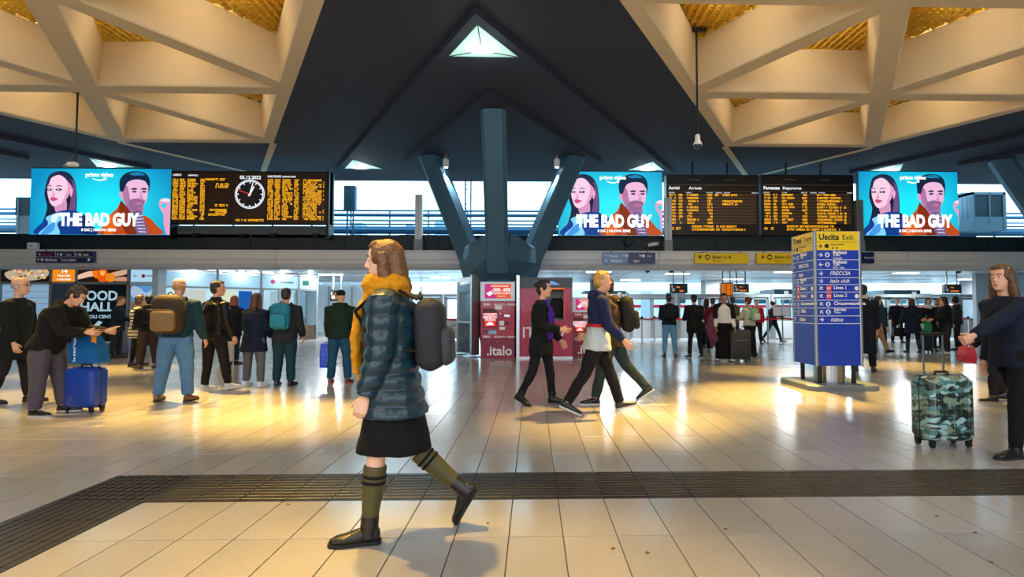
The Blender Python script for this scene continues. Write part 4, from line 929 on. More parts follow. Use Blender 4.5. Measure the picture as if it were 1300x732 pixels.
# kiosk
p0, p1 = onz(657, 455), onz(727, 455); k = (p1.x - p0.x) / 70; X_ = lambda px: (px - 657) * k; Z_ = lambda py: (455 - py) * k; Wd = p1.x - p0.x
M_pk = mat('kiosk_magenta', '#b01c50', .4, coat=.15)
r = thing('sales_kiosk', 'pink-red sales kiosk with a dark header behind the woman in purple', 'kiosk', (p0.x, p0.y, 0))
MB().box(-.03, .05, -.05, .05, 0, Z_(349)).build('corner_post', M_steel, r); MB().box(.05, Wd, -.04, 1.2, Z_(365), Z_(352)).build('header', mat('kiosk_header', '#2f3d44', .4), r)
b = MB(); b.add([(X_(690 + u), -.044, Z_(358.5 + v_)) for u, v_ in ((-12, -1), (0, -3), (14, -1), (22, 3), (8, 2.5), (2, .6), (-8, 2))], [tuple(range(7))]); b.build('header_glow_print', screen('#8aa8f0', .8), r)
MB().box(.05, X_(690), 0, 1.2, 0, Z_(365)).build('left_panel', M_pk, r); MB().box(X_(718), Wd, 0, 1.2, 0, Z_(365)).build('right_panel', M_pk, r); MB().box(X_(690), X_(718), 0, .1, 0, Z_(405)).build('front_panel', M_pk, r)
MB().box(X_(690), X_(718), -.02, .04, Z_(367), Z_(365)).build('orange_trim', mat('trim_orange', '#e8701a', .4, emit=.5), r); MB().box(X_(715.5), X_(718), -.02, .04, Z_(405), Z_(365)).build('red_trim', mat('sign_red', '#e03030'), r)
MB().box(X_(690), X_(718), 1.1, 1.2, 0, Z_(365)).build('rear_panel', mat('kiosk_inside', '#c8cdd0', .5), r); MB().box(X_(690), X_(718), -.05, .4, Z_(406.5), Z_(405)).build('counter', M_grey, r)
b = MB(); b.rbox((X_(708), .4, Z_(390)), .34, .16, .5, .06); b.build('hanging_jacket', mat('jacket_black', '#10151a', .8), r); b = MB(); [b.tube([(X_(708) + s_ * .12, .4, Z_(385)), (X_(708) + s_ * .09, .4, Z_(377))], .02, 6) for s_ in (-1, 1)]; b.build('strap', M_black, r)
t = text('ITALO', .39, (0, -.006, Z_(428.3)), M_signw, r, bold=.01); t.location.x = X_(716) - max(v.co.x for v in t.data.vertices) ; MB().box(.05, Wd, -.02, .02, .0, .05).build('plinth', M_steel, r)
# ------------------------------------------------------------ blue totem
pn = onz(1056, 497); TYf = pn.y + .22
xl, xr = at(1035.5, 400, TYf).x, at(1094.5, 400, TYf).x; TW = xr - xl; tz = lambda py: zy(py, TYf)
r = thing('information_totem', 'tall blue and yellow direction totem on a steel drum and low plinth', 'totem', ((xl + xr) / 2, TYf + TW / 2, 0)); hw = TW / 2
b = MB(); q = TW * .5 + .20; c = .12
b.rings([[Vector((x_ * k_, y_ * k_, z_)) for x_, y_ in ((-q + c, -q), (q - c, -q), (q, -q + c), (q, q - c), (q - c, q), (-q + c, q), (-q, q - c), (-q, -q + c))] for z_, k_ in ((0, 1), (.075, 1), (.09, .975))]); b.build('plinth', mat('plinth_grey', '#6f7c84', .5, metal=.2), r)
b = MB(); b.cyl((0, -.06), .235, .09, tz(464), 28); b.build('drum', M_steel, r)
for sx in (-1, 1):
    for sy in (-1, 1): b = MB(); b.cyl((sx * (hw - .1), sy * (hw - .1)), .035, .09, tz(464), 10); b.build('leg', M_dark, r)
zb_, zt2, zy1 = tz(465), tz(292.3), tz(316.2)
b = MB(); b.box(-hw + .03, hw - .03, -hw + .03, hw - .03, zb_, zt2 - .01); b.build('core', M_dark, r)
for sx in (-1, 1):
    for sy in (-1, 1): b = MB(); b.cyl((sx * (hw - .015), sy * (hw - .015)), .028, zb_ - .01, zt2 + .005, 10); b.build('corner_post', M_alu, r)
def face(rot, name, rows, head):
    f = bpy.data.objects.new(name, MB().box(-hw + .03, hw - .03, -hw, -hw + .03, zb_, zy1).mesh(name, M_navy)); COL.objects.link(f); f.parent = r; f.rotation_euler = (0, 0, rot); f['label'] = 'dark blue face with white rows'
    y = -hw - .003; X__ = lambda px: (px - 1035.5) / 59 * TW - hw
    yb = MB().box(-hw + .03, hw - .03, -hw - .002, -hw + .03, zy1, zt2); o = yb.build('yellow_header', M_yel, f)
    b = MB(); [b.box(-hw + .03, hw - .03, y - .001, y + .002, tz(py) - .004, tz(py) + .004) for py in (328.7, 341, 351.6, 360.6, 370.2, 380.7, 390.7, 400.9, 410.8)]; b.build('row_rule', M_signw, f)
    b = MB(); b.box(-hw + .03, hw - .03, y - .001, y + .002, tz(305.7) - .002, tz(305.7) + .002); b.build('header_rule', M_signk, f)
    text(head[0], .132, (X__(head[2]), y - .002, tz(302.8)), M_signk, f, bold=.028); text(head[1], .118, (X__(head[3]), y - .002, tz(302.8)), M_signk, f, bold=0)
    b = MB(); arrow(b, X__(1042.5), tz(311), .075, 0, y - .003); disc(b, X__(1051), tz(311), .036, y - .003); disc(b, X__(1059), tz(313.5), .015, y - .003); disc(b, X__(1064), tz(313.5), .015, y - .003); b.build('header_symbol', M_signk, f)
    text('Piazza Garibaldi', .034, (X__(1056), y - .003, tz(309.8)), M_signk, f, bold=.01)
    br = MB(); mids = (322.4, 334.8, 346.3, 356, 365.4, 375.4, 385.7, 395.8, 405.8)
    for (ang, kind, l1, l2), py in zip(rows, mids):
        ba = MB(); arrow(ba, X__(1043), tz(py), .075, ang, y - .003); ba.build('arrow', M_signw, f)
        ba = MB()
        xt = X__(1057)
        if kind == 'c': disc(ba, X__(1051.5), tz(py), .038, y - .003)
        if kind == 'm': MB().box(X__(1049.5), X__(1056), y - .003, y, tz(py + 3.8), tz(py - 3.8)).build('metro_square', mat('sign_red', '#e03030'), f); text('M', .075, (X__(1050), y - .006, tz(py + 2.3)), M_signw, f, bold=.02)
        if kind == 'm': disc(ba, X__(1088), tz(py), .034, y - .003)
        if ba.v: ba.build('icon', M_signw, f)
        if kind == 'c' or kind == 'm': text(l1, .075, (xt + .02, y - .004, tz(py - (1.2 if l2 else -1))), M_signw, f, bold=.022)
        if kind == 't': text(l1, .085, (X__(1054), y - .004, tz(py + 2)), M_signw, f, bold=.01, shear=.3)
        if l2: 
            for j_, s_ in enumerate(l2.split('/')): text(s_, .040, (xt + .02, y - .004, tz(py + 1.6 + j_ * 3.4)), M_signw, f, bold=.012)
    for (ang, kind, l1, l2), py in zip(rows, mids):
        if kind == 'c': MB().box(X__(1050.3), X__(1052.7), y - .006, y - .004, tz(py + 2), tz(py - 1.8)).build('icon_mark', mat('icon_blue', '#1a4ab8', .4), f)
    MB().box(X__(1086), X__(1091.5), y - .002, y, tz(408.3), tz(402.7)).build('icon_mark', mat('icon_blue', '#1a4ab8', .4), f)
    pass
face(0, 'front_panel', [(0, 'c', 'Biglietti', 'Tickets/Trenitalia'), (180, 'c', 'Biglietti', 'Tickets/NTV - Italo'), (0, 't', 'FRECCIA', ''), (0, 't', 'italo club', ''), (135, 'm', 'Linea 1', ''), (135, 'm', 'Linea 2', ''), (135, 'c', 'Circumvesuviana', ''), (135, 'c', 'Servizi', 'Toilets'), (0, 't', 'itabus', '')], ('Uscita', 'Exit', 1041, 1071))
face(-R(90), 'side_panel', [(90, 'c', 'Biglietti', 'Tickets'), (90, 't', 'FRECCIA', ''), (90, 't', 'italo', ''), (45, 'c', 'Servizi', 'Toilets'), (135, 'm', 'Linea 1', ''), (135, 'm', 'Linea 2', ''), (135, 'c', 'Circumvesuviana', ''), (90, 'c', 'Uffici', ''), (90, 't', 'itabus', '')], ('Treni', 'Trains', 1040, 1066))
b = MB(); b.box(-hw + .02, hw - .02, -hw + .02, hw - .02, zt2 - .01, zt2 + .01); b.build('cap', M_alu, r)
# ------------------------------------------------------------ hanging cameras
p = at(884, 35, 10.75); zb2 = zy(176, 10.75) - .0; PH = H + HT - .02
r = thing('hanging_camera', 'white dome camera on a long black rod under the right coffers', 'camera', (p.x, 10.75, H))
b = MB(); b.box(-.2, .2, -.04, .04, HT - .06, HT + .02); b.build('cross_bar', M_black, r); b = MB(); b.tube([(0, 0, HT), (0, 0, zb2 - H + .12)], .022, 8); b.build('rod', M_black, r)
b = MB(); b.lathe((0, 0, zb2 - H), [(.02, .12), (.05, .10), (.055, -.02), (.085, -.06), (.09, -.10)], 16); b.build('housing', M_white, r, True); b = MB(); b.lathe((0, 0, zb2 - H - .10), [(.03, -.085), (.065, -.06), (.08, -.02), (.082, 0)], 16); b.build('dome', mat('smoked_dome', '#30363c', .1), r, True)
p = at(98.5, 125, 12.3); zb2 = zy(210, 12.3)
r = thing('hanging_camera', 'small white camera on a thin rod above the far left advert', 'camera', (p.x, 12.3, H))
b = MB(); b.tube([(0, 0, HT), (0, 0, zb2 - H)], .02, 8); b.build('rod', M_black, r); b = MB(); b.rbox((-.06, 0, zb2 - H - .04), .22, .12, .1, .03, M=None); b.build('camera_body', M_white, r); b = MB(); b.tube([(-.16, 0, zb2 - H - .05), (-.24, 0, zb2 - H - .08)], .04, 10); b.build('lens_hood', M_grey, r)
# ------------------------------------------------------------ people
JOBS = []   # (object, voxel, post)
def job(mb, name, m, parent, vox, post=None, adapt=.0, extra=None, label=None):
    o = mb.build(name, m, parent)
    if label: o['label'] = label
    md = o.modifiers.new('r', 'REMESH'); md.mode = 'VOXEL'; md.voxel_size = vox; md.adaptivity = adapt; md.use_smooth_shade = True
    sm = o.modifiers.new('s', 'SMOOTH'); sm.factor = .5; sm.iterations = 3 if vox < .009 else 2
    JOBS.append((o, post, extra)); return o
def run_jobs():
    bpy.context.view_layer.update(); dg = bpy.context.evaluated_depsgraph_get()
    for o, post, extra in JOBS:
        me = bpy.data.meshes.new_from_object(o.evaluated_get(dg)); o.modifiers.clear(); old = o.data
        if not len(me.materials): me.materials.append(old.materials[0])
        if post:
            n = len(me.vertices); co = np.empty(n * 3, np.float32); me.vertices.foreach_get('co', co); co = co.reshape(-1, 3)
            no = np.empty(n * 3, np.float32); me.vertices.foreach_get('normal', no); no = no.reshape(-1, 3)
            d = post(co, no); co += no * d[:, None]; me.vertices.foreach_set('co', co.ravel())
        if extra is not None:
            nv = len(me.vertices); co = np.empty(nv * 3, np.float32); me.vertices.foreach_get('co', co)
            vs = [tuple(v) for v in co.reshape(-1, 3)] + extra.v; fs = [tuple(p.vertices) for p in me.polygons] + [tuple(i + nv for i in f) for f in extra.f]
            m2 = bpy.data.meshes.new('body'); m2.from_pydata(vs, [], fs); m2.materials.append(old.materials[0]); bpy.data.meshes.remove(me); me = m2
        me.polygons.foreach_set('use_smooth', [True] * len(me.polygons)); me.name = o.name; me.update(); o.data = me
    JOBS.clear()
def snoise(co, f, seed=0.0):
    """cheap smooth noise from sines"""
    x, y, z = co[:, 0] * f + seed, co[:, 1] * f + seed * 1.7, co[:, 2] * f - seed
    return (np.sin(x * 1.3 + 1.7 * np.sin(z * .9 + y)) + np.sin(z * 2.1 + 1.3 * np.sin(x * 1.1 + .7 * y)) + np.sin(y * 1.7 + z * .8 + np.sin(x * 2.3))) / 3
def folds(seed, amp=.006, f=16): return lambda co, no: amp * (snoise(co * np.array([1, 1, .8]), f, seed) + .5 * snoise(co, f * 2.2, seed + 3))
def puffy(pitch, amp, seed):
    return lambda co, no: amp * (np.abs(np.sin(co[:, 2] * math.pi / pitch + .5 * snoise(co, 5, seed))) ** .6 - .7) + .004 * snoise(co, 30, seed)

SKIN = {'light': '#d9a382', 'pale': '#e2b496', 'mid': '#b97f5e', 'dark': '#5c3a28'}
def person(label, px, py, h, face, top, bottom, shoes, hair, **k):
    """face: heading in degrees, 0 = away from the camera, 90 = to the left, 180 = towards it, -90 = to the right.
    top: dict(col, hem, ...) bottom: dict(kind,col) hair: dict(kind,col)"""
    g = k.get; fem = g('fem', False); p = onz(px, py); near = p.y < 9.6; vox = g('vox', .008 if p.y < 5.5 else (.0095 if near else .013))
    root = thing('person', label, 'person', (p.x, p.y, 0), R(face))
    s = h / 1.7; V = Vector; seed = px * .37
    lean = R(g('lean', 2)); up = V((0, math.sin(lean), math.cos(lean))); fwd = V((0, math.cos(lean), -math.sin(lean))); rt = V((1, 0, 0))
    legs = g('legs', ((4, 4, 4), (-4, 4, 4)))   # left, right: hip flex, knee flex, abduction
    feetp = g('feet', (None, None))
    TH, SH, AN = .425 * s, .405 * s, .075 * s
    hipw = (.095 if fem else .09) * s
    J = {}
    for i, sd in enumerate((-1, 1)):
        hf, kf, ab = (R(a) for a in legs[i]); hp = V((sd * hipw, 0, 0))
        d1 = V((sd * math.sin(ab), math.sin(hf) * math.cos(ab), -math.cos(hf) * math.cos(ab))); kn = hp + d1 * TH
        a2 = hf - kf; d2 = V((sd * math.sin(ab) * .8, math.sin(a2), -math.cos(a2))).normalized(); an = kn + d2 * SH
        fp = R(feetp[i]) if feetp[i] is not None else 0
        fd = V((sd * math.sin(R(g('toe', 8))), math.cos(fp), math.sin(fp))).normalized()   # foot direction
        fu = (V((0, -math.sin(fp), math.cos(fp))))
        J[sd] = dict(hip=hp, knee=kn, ank=an, d1=d1, d2=d2, fd=fd, fu=fu, heel=an - fu * AN - fd * .05 * s, toe=an - fu * AN + fd * .19 * s)
    zmin = min(min(J[q]['heel'].z, J[q]['toe'].z) for q in (-1, 1))
    pel = V((0, 0, -zmin)); off = V((0, -(J[-1]['ank'].y + J[1]['ank'].y) / 2 if g('recentre', True) else 0, 0)); pel += off
    for q in J.values():
        for n_ in ('hip', 'knee', 'ank', 'heel', 'toe'): q[n_] = q[n_] + pel
    TL = .50 * s
    waist = pel + up * .14 * s * .9; chest = pel + up * .34 * s; neckb = pel + up * TL; 
    curve = g('hunch', 0); neckb = neckb + fwd * curve * .1; chest = chest + fwd * curve * .02
    sw = (.160 if fem else .185) * s * g('broad', 1)
    hy, hp_ = R(g('hyaw', 0)), R(g('hpitch', 0))
    hdir = V((math.sin(-hy), math.cos(hy) * math.cos(hp_), math.sin(hp_))).normalized(); hup = V((0, -math.sin(hp_) * math.cos(hy) , math.cos(hp_))); hrt = hdir.cross(hup).normalized(); hup = hrt.cross(hdir).normalized()
    hc = neckb + up * .085 * s + hup * .105 * s + hdir * .022 * s
    rot = Matrix((hrt, hdir, hup)).transposed()
    hs = s * g('head', 1.0)
    # ---- body
    b = MB(); fac = .94 if fem else 1
    b.loft([(pel - V((0, 0, .06 * s)), rt, fwd, .12 * s, .09 * s), (pel, rt, fwd, .165 * s * fac, .105 * s), (waist, rt, fwd, .135 * s * fac, .09 * s), (chest, rt, fwd, .165 * s * fac, .105 * s), (chest + up * .10 * s, rt, fwd, .165 * s * fac, .09 * s), (neckb - up * .01, rt, fwd, .09 * s, .06 * s)], 16)
    b.tube([neckb - up * .03 * s, neckb + up * .05 * s, hc - hup * .05 * s], [.058 * s, .052 * s * fac, .05 * s * fac], 12)
    # head: skull, face, jaw, nose, brow, ears, lips
    def hp3(x, y, z): return hc + rot @ V((x * hs, y * hs, z * hs))
    rings = []
    for zz, wx, fy, by in ((-.118, .022, .060, -.005), (-.112, .034, .074, .012), (-.095, .046, .083, .030), (-.070, .056, .086, .052), (-.045, .063, .086, .070), (-.015, .068, .086, .083), (.012, .072, .085, .092), (.035, .074, .089, .096), (.062, .073, .086, .097), (.088, .064, .074, .088), (.108, .044, .050, .066), (.118, .016, .018, .028)):
        ring = []
        for i in range(18):
            a = 2 * math.pi * i / 18; c_, s_ = math.cos(a), math.sin(a); yy = (fy if s_ > 0 else by) * abs(s_) ** .9 * (1 if s_ > 0 else -1); ring.append(hp3(wx * math.copysign(abs(c_) ** .85, c_), yy, zz))
        rings.append(ring)
    b.rings(rings)
    b.tube([hp3(0, .082, .022), hp3(0, .096, -.005), hp3(0, .108, -.026), hp3(0, .088, -.036)], [.008 * hs, .010 * hs, .014 * hs, .010 * hs], 8)
    b.tube([hp3(-.045, .074, .034), hp3(0, .090, .030), hp3(.045, .074, .034)], .008 * hs, 6)
    b.ell(hp3(0, .083, -.060), .024 * hs, .010 * hs, .007 * hs, 10, 6, rot); b.ell(hp3(0, .081, -.074), .020 * hs, .010 * hs, .008 * hs, 10, 6, rot); b.ell(hp3(0, .074, -.100), .022 * hs, .014 * hs, .014 * hs, 10, 6, rot)
    for e in (-1, 1): b.ell(hp3(e * .073, -.008, -.010), .010 * hs, .020 * hs, .032 * hs, 8, 6, rot)
    # legs
    for q in J.values():
        b.tube([q['hip'] + V((0, 0, .02)), q['hip'].lerp(q['knee'], .4), q['knee'], q['knee'].lerp(q['ank'], .3), q['ank']], [.088 * s, .075 * s, .052 * s, .052 * s, .036 * s], 12)
        b.tube([q['ank'] - q['fd'] * .03, q['ank'] - q['fu'] * .04 * s + q['fd'] * .05 * s, q['toe'] - q['fd'] * .03 + q['fu'] * .02], [.036 * s, .034 * s, .02 * s], 10)
    # arms
    arms = g('arms', ((5, 6, 12, 0), (5, 6, 12, 0)))   # left, right: flex, abduct, elbow, inward
    A = {}; ex = MB()
    UA, FA = .285 * s, .25 * s
    fingers_near = p.y < 4
    for i, sd in enumerate((-1, 1)):
        fl, ab, el, inw = (R(a) for a in arms[i]); sh = neckb - up * .055 * s + rt * sd * sw
        fl += lean * 0; d1 = V((sd * math.sin(ab), math.sin(fl) * math.cos(ab), -math.cos(fl) * math.cos(ab))); elb = sh + d1 * UA
        a2 = fl + el; d2 = V((-sd * math.sin(inw) + sd * math.sin(ab) * .5 * (1 - min(1, inw * 2)), math.sin(a2) * math.cos(inw), -math.cos(a2) * math.cos(inw))).normalized(); wr = elb + d2 * FA
        A[sd] = dict(sh=sh, elb=elb, wr=wr, d2=d2)
        b.tube([sh, sh.lerp(elb, .5), elb, elb.lerp(wr, .3), wr], [.052 * s, .045 * s, .038 * s, .037 * s, .026 * s], 10)
        # hand: palm and five fingers
        side = rt * sd; pn_ = (side - d2 * side.dot(d2)).normalized(); wd = d2.cross(pn_).normalized()   # pn_: back of hand outwards, wd: across the palm
        if wd.y < 0: wd = -wd
        if g('palm', (0, 0))[i]: pn_, wd = wd, -pn_ * sd
        pc = wr + d2 * .055 * s; A[sd]['hand'] = wr + d2 * .09 * s; A[sd]['wd'] = wd; A[sd]['pn'] = pn_
        b.loft([(wr - d2 * .01, wd, pn_, .026 * s, .019 * s), (wr + d2 * .03 * s, wd, pn_, .036 * s, .017 * s), (wr + d2 * .075 * s, wd, pn_, .042 * s, .015 * s), (wr + d2 * .092 * s, wd, pn_, .038 * s, .012 * s)], 12)
        cur = R(g('curl', (22, 22))[i]); tgt = b if fingers_near else ex; fr = (.0078 if fingers_near else .0080) * s
        for f_, ln in ((-1.5, .060), (-.5, .075), (.5, .082), (1.5, .072)):
            st = wr + d2 * .082 * s + wd * f_ * .0205 * s; pts = [st]; ang = 0; dd = d2
            for seg in (.42, .33, .25): ang += cur; dd = d2 * math.cos(ang) - pn_ * math.sin(ang); pts.append(pts[-1] + dd * ln * seg * s)
            tgt.tube(pts, [fr, fr, fr * .92, fr * .7], 6)
        st = wr + d2 * .025 * s + wd * .028 * s; td = (d2 * .75 + wd * .55 - pn_ * .3).normalized()
        tgt.tube([st, st + td * .035 * s, st + (td + d2 * .3).normalized() * .062 * s - pn_ * .008 * s], [.013 * s, fr * 1.2, fr * .85], 6)
    body = job(b, 'body', mat('skin_' + g('skin', 'light'), SKIN[g('skin', 'light')], .5, bump=.05, bscale=80, spec=.4), root, .0052 if fingers_near else vox, None, 0, ex if ex.v else None)
    # eyes, brows, mouth for those whose face shows
    if g('facef', near):
        m_e = mat('eye_white', '#e8e6e2', .25); m_i = mat('eye_iris', '#2c1a12', .2); m_br = mat('brow_dark', '#2a1a12', .8); m_l = mat('lip_rose', '#b05a50', .5)
        for e in (-1, 1):
            e_ = MB().ell(hp3(e * .031, .0845, .012), .0115 * hs, .008 * hs, .006 * hs, 10, 6, rot).build if False else None
            q = MB(); q.ell(hp3(e * .031, .083, .012), .0125 * hs, .009 * hs, .0065 * hs, 10, 6, rot); eo = q.build('eye', m_e, root, True)
            q = MB(); q.ell(hp3(e * .031, .0895, .012), .0055 * hs, .004 * hs, .0055 * hs, 8, 5, rot); q.build('iris', m_i, eo, True)
            q = MB(); q.tube([hp3(e * .014, .094, .030), hp3(e * .032, .092, .035), hp3(e * .050, .080, .030)], .003 * hs, 5); q.build('eyebrow', m_br, root)
        q = MB(); q.tube([hp3(-.022, .088, -.067), hp3(0, .0955, -.066), hp3(.022, .088, -.067)], [.003 * hs, .007 * hs, .003 * hs], 6); q.build('lips', m_l, root, True)
    # ---- trousers / skirt
    bk = bottom.get('kind', 'trousers'); fit = bottom.get('fit', 1.0)
    if bk in ('trousers', 'leggings'):
        t = MB(); w_ = .012 if bk == 'leggings' else .022
        t.loft([(pel - V((0, 0, .10 * s)), rt, fwd, .13 * s, .10 * s), (pel, rt, fwd, .175 * s, .118 * s), (waist, rt, fwd, .15 * s, .105 * s)], 16)
        for q in J.values():
            e0 = bottom.get('end', .95)
            t.tube([q['hip'] + V((0, 0, .03)), q['hip'].lerp(q['knee'], .45), q['knee'] + V((0, 0, 0)), q['knee'].lerp(q['ank'], .5), q['knee'].lerp(q['ank'], e0)], [(.096 * s + w_ * .5) , (.078 * s + w_) * fit, (.055 * s + w_) * fit, (.048 * s + w_) * fit, (.040 * s + w_ * .9) * fit], 14)
        job(t, 'trousers' if bk == 'trousers' else 'leggings', cloth(bottom['col']), root, vox * 1.15, folds(seed, .007 if bk == 'trousers' else .002, 15))
    elif bk in ('skirt', 'long_skirt'):
        hz = bottom.get('hem', .5) * s; kx = (J[-1]['knee'] + J[1]['knee']) / 2; spread = abs(J[-1]['knee'].y - J[1]['knee'].y) / 2; t = MB()
        zt_ = waist.z; yk = kx.y; fl = bottom.get('flare', 1.0)
        t.loft([(waist, rt, V((0, 1, 0)), .14 * s, .10 * s), (pel, rt, V((0, 1, 0)), .184 * s, .125 * s), (V((0, yk * .5 + pel.y * .5, (pel.z + hz) / 2)), rt, V((0, 1, 0)), .212 * s * fl, (.13 + spread * .5) * s), (V((0, yk * .9 + pel.y * .1, hz)), rt, V((0, 1, 0)), .212 * s * fl, (.14 + spread * .95) * s)], 22)
        job(t, 'skirt', cloth(bottom['col']), root, vox * 1.15, folds(seed, .007, 12))
        for q in J.values():
            if bottom.get('tights'):
                t = MB(); t.tube([q['hip'].lerp(q['knee'], .5), q['knee'], q['knee'].lerp(q['ank'], .3), q['knee'].lerp(q['ank'], .98)], [.08 * s, .058 * s, .058 * s, .042 * s], 12); job(t, 'tights', cloth(bottom['tights'], .6), root, vox * 1.2)
    for q in J.values():
        if bottom.get('boots'):   # knee boots or long socks
            t = MB(); t.tube([q['knee'].lerp(q['ank'], .12), q['knee'].lerp(q['ank'], .35), q['knee'].lerp(q['ank'], .75), q['ank']], [.064 * s, .063 * s, .048 * s, .046 * s], 14); job(t, 'long_sock' if bottom.get('sock') else 'boot_shaft', mat('cloth_' + bottom['boots'], bottom['boots'], .6) if bottom.get('sock') else leather(bottom['boots']), root, vox)
            if bottom.get('sock'):
                for f_ in (.26, .34): t = MB(); c_ = q['knee'].lerp(q['ank'], f_); t.tube([c_ - q['d2'] * .008, c_ + q['d2'] * .008], .067 * s, 16); t.build('sock_stripe', cloth('#14120e'), root)
    # ---- shoes
    for q in J.values():
        fd, fu = q['fd'], q['fu']; sx_ = fd.cross(fu).normalized(); base = q['ank'] - fu * AN
        t = MB(); t.loft([(base - fd * .060 * s + fu * .045 * s, sx_, fu, .026 * s, .030 * s), (base - fd * .045 * s + fu * .052 * s, sx_, fu, .036 * s, .048 * s), (base + fd * .0 + fu * .058 * s, sx_, fu, .040 * s, .052 * s), (base + fd * .06 * s + fu * .046 * s, sx_, fu, .042 * s, .038 * s), (base + fd * .13 * s + fu * .036 * s, sx_, fu, .047 * s, .026 * s), (base + fd * .18 * s + fu * .032 * s, sx_, fu, .040 * s, .020 * s), (base + fd * .205 * s + fu * .028 * s, sx_, fu, .018 * s, .012 * s)], 14, True, 2.4)
        if shoes.get('high'): t.tube([q['ank'] - fu * .03, q['ank'] + (q['knee'] - q['ank']).normalized() * .08 * s], .050 * s, 12)
        so = t.build('shoe', leather(shoes['col']), root, True)
        hl = shoes.get('heel', 0); t = MB(); pr = [(-.068, .02), (-.055, .034), (0, .038), (.06, .036), (.12, .046), (.17, .044), (.205, .028), (.215, .012)]
        out = [base + fd * a * s + sx_ * w__ * s for a, w__ in pr] + [base + fd * a * s - sx_ * w__ * s for a, w__ in reversed(pr)]
        t.rings([out, [o_ + fu * .022 * s for o_ in out]]); t.build('sole', mat('cloth_' + shoes.get('sole', '#1a1a1c'), shoes.get('sole', '#1a1a1c'), .7), so)
        if shoes.get('lace'): t = MB(); [t.tube([base + fd * (.05 + .02 * k_) * s + fu * (.084 - .008 * k_) * s - sx_ * .02 * s, base + fd * (.055 + .02 * k_) * s + fu * (.086 - .008 * k_) * s + sx_ * .02 * s], .003, 5) for k_ in range(4)]; t.build('laces', M_white, so)
    # ---- top
    th = top.get('th', .028) * (1 if near else 1.0); hem = top.get('hem', -.06) * s; t = MB(); m_top = top.get('mat') or cloth(top['col'], top.get('rough', .85))
    fl = top.get('flare', 1.0); spread = abs(J[-1]['knee'].y - J[1]['knee'].y) / 2; kxm = (J[-1]['knee'].y + J[1]['knee'].y) / 2 - pel.y
    hx = max(0, -hem - .05 * s); secs = []
    if hx > .15 * s: secs.append((V((0, pel.y + kxm * hx / .45, pel.z + hem)), rt, V((0, 1, 0)), (.19 * s + th * .5) * fl, (.125 + spread * hx) * s * fl + th))
    else: secs.append((pel + up * hem, rt, fwd, (.172 * s + th * .6) * fl, .115 * s + th))
    if hem <= 0: secs += [(pel + up * max(hem * .4, -.04), rt, fwd, .172 * s * fac + th * .9, .112 * s + th)]
    secs += [ (waist + fwd * .01, rt, fwd, (.148 * s * fac + th), .10 * s + th), (chest, rt, fwd, .170 * s * fac + th, .118 * s + th), (chest + up * .09 * s, rt, fwd, .175 * s * fac + th * .8, .105 * s + th * .8), (neckb - up * .015 * s, rt, fwd, .125 * s, .078 * s + th * .4), (neckb + up * .03 * s, rt, fwd, .07 * s, .07 * s)]
    t.loft(secs, 20, True, 2.3)
    for sd in (-1, 1):
        a_ = A[sd]; cf = top.get('cuff', .96)
        t.tube([a_['sh'] - rt * sd * .05 * s, a_['sh'] + rt * sd * .005, a_['sh'].lerp(a_['elb'], .5), a_['elb'], a_['elb'].lerp(a_['wr'], .5), a_['elb'].lerp(a_['wr'], cf)], [.062 * s + th * .5, .058 * s + th * .8, .050 * s + th * .8, .045 * s + th * .75, .040 * s + th * .7, .032 * s + th * .5], 14)
    if top.get('collar'): t.tube([neckb - up * .01 * s, neckb + up * .055 * s], [.080 * s, .072 * s], 16)
    if top.get('hood'): t.ell(neckb - fwd * .085 * s + up * .0, .12 * s, .07 * s, .075 * s, 14, 8); t.tube([neckb + V((-.085, .05, .02)) * s, neckb + V((-.11, -.04, .04)) * s, neckb + V((0, -.11, .05)) * s, neckb + V((.11, -.04, .04)) * s, neckb + V((.085, .05, .02)) * s], .032 * s, 8)
    post = puffy(top['puff'] * s, .014, seed) if top.get('puff') else folds(seed + 5, top.get('fold', .009), 11)
    jk = job(t, top.get('name', 'jacket'), m_top, root, vox * 1.1, post)
    if top.get('stripe_hem'): t = MB(); t.loft([(pel + up * (top['hem'] - .02) * s, rt, fwd, .158 * s + th, .112 * s + th), (pel + up * (top['hem'] + .015) * s, rt, fwd, .158 * s + th, .112 * s + th)], 24, True, 2.3); t.build('red_band', cloth('#c02020'), root)
    if top.get('shirt'):   # lighter shirt hanging below the jacket
        t = MB(); t.loft([(pel - up * .13 * s, rt, fwd, .212 * s, .178 * s), (pel - up * .07 * s, rt, fwd, .214 * s, .168 * s), (pel + up * .02, rt, fwd, .212 * s, .155 * s), (waist, rt, fwd, .168 * s, .122 * s), (waist + up * .06 * s, rt, fwd, .16 * s, .118 * s)], 20, True, 2.2); job(t, 'shirt', cloth(top['shirt']), root, vox, folds(seed, .006))
    if top.get('front'):   # open coat showing a garment in front
        t = MB(); t.loft([(pel + up * .0 + fwd * .055 * s, rt, fwd, .12 * s, .085 * s + th), (waist + fwd * .055 * s, rt, fwd, .12 * s, .08 * s + th), (chest + fwd * .055 * s, rt, fwd, .125 * s, .09 * s + th), (neckb + fwd * .04 * s - up * .01 * s, rt, fwd, .07 * s, .065 * s), (neckb + fwd * .02 * s + up * .04 * s, rt, fwd, .062 * s, .06 * s)], 16); job(t, 'sweater', cloth(top['front']), root, vox, folds(seed, .004))
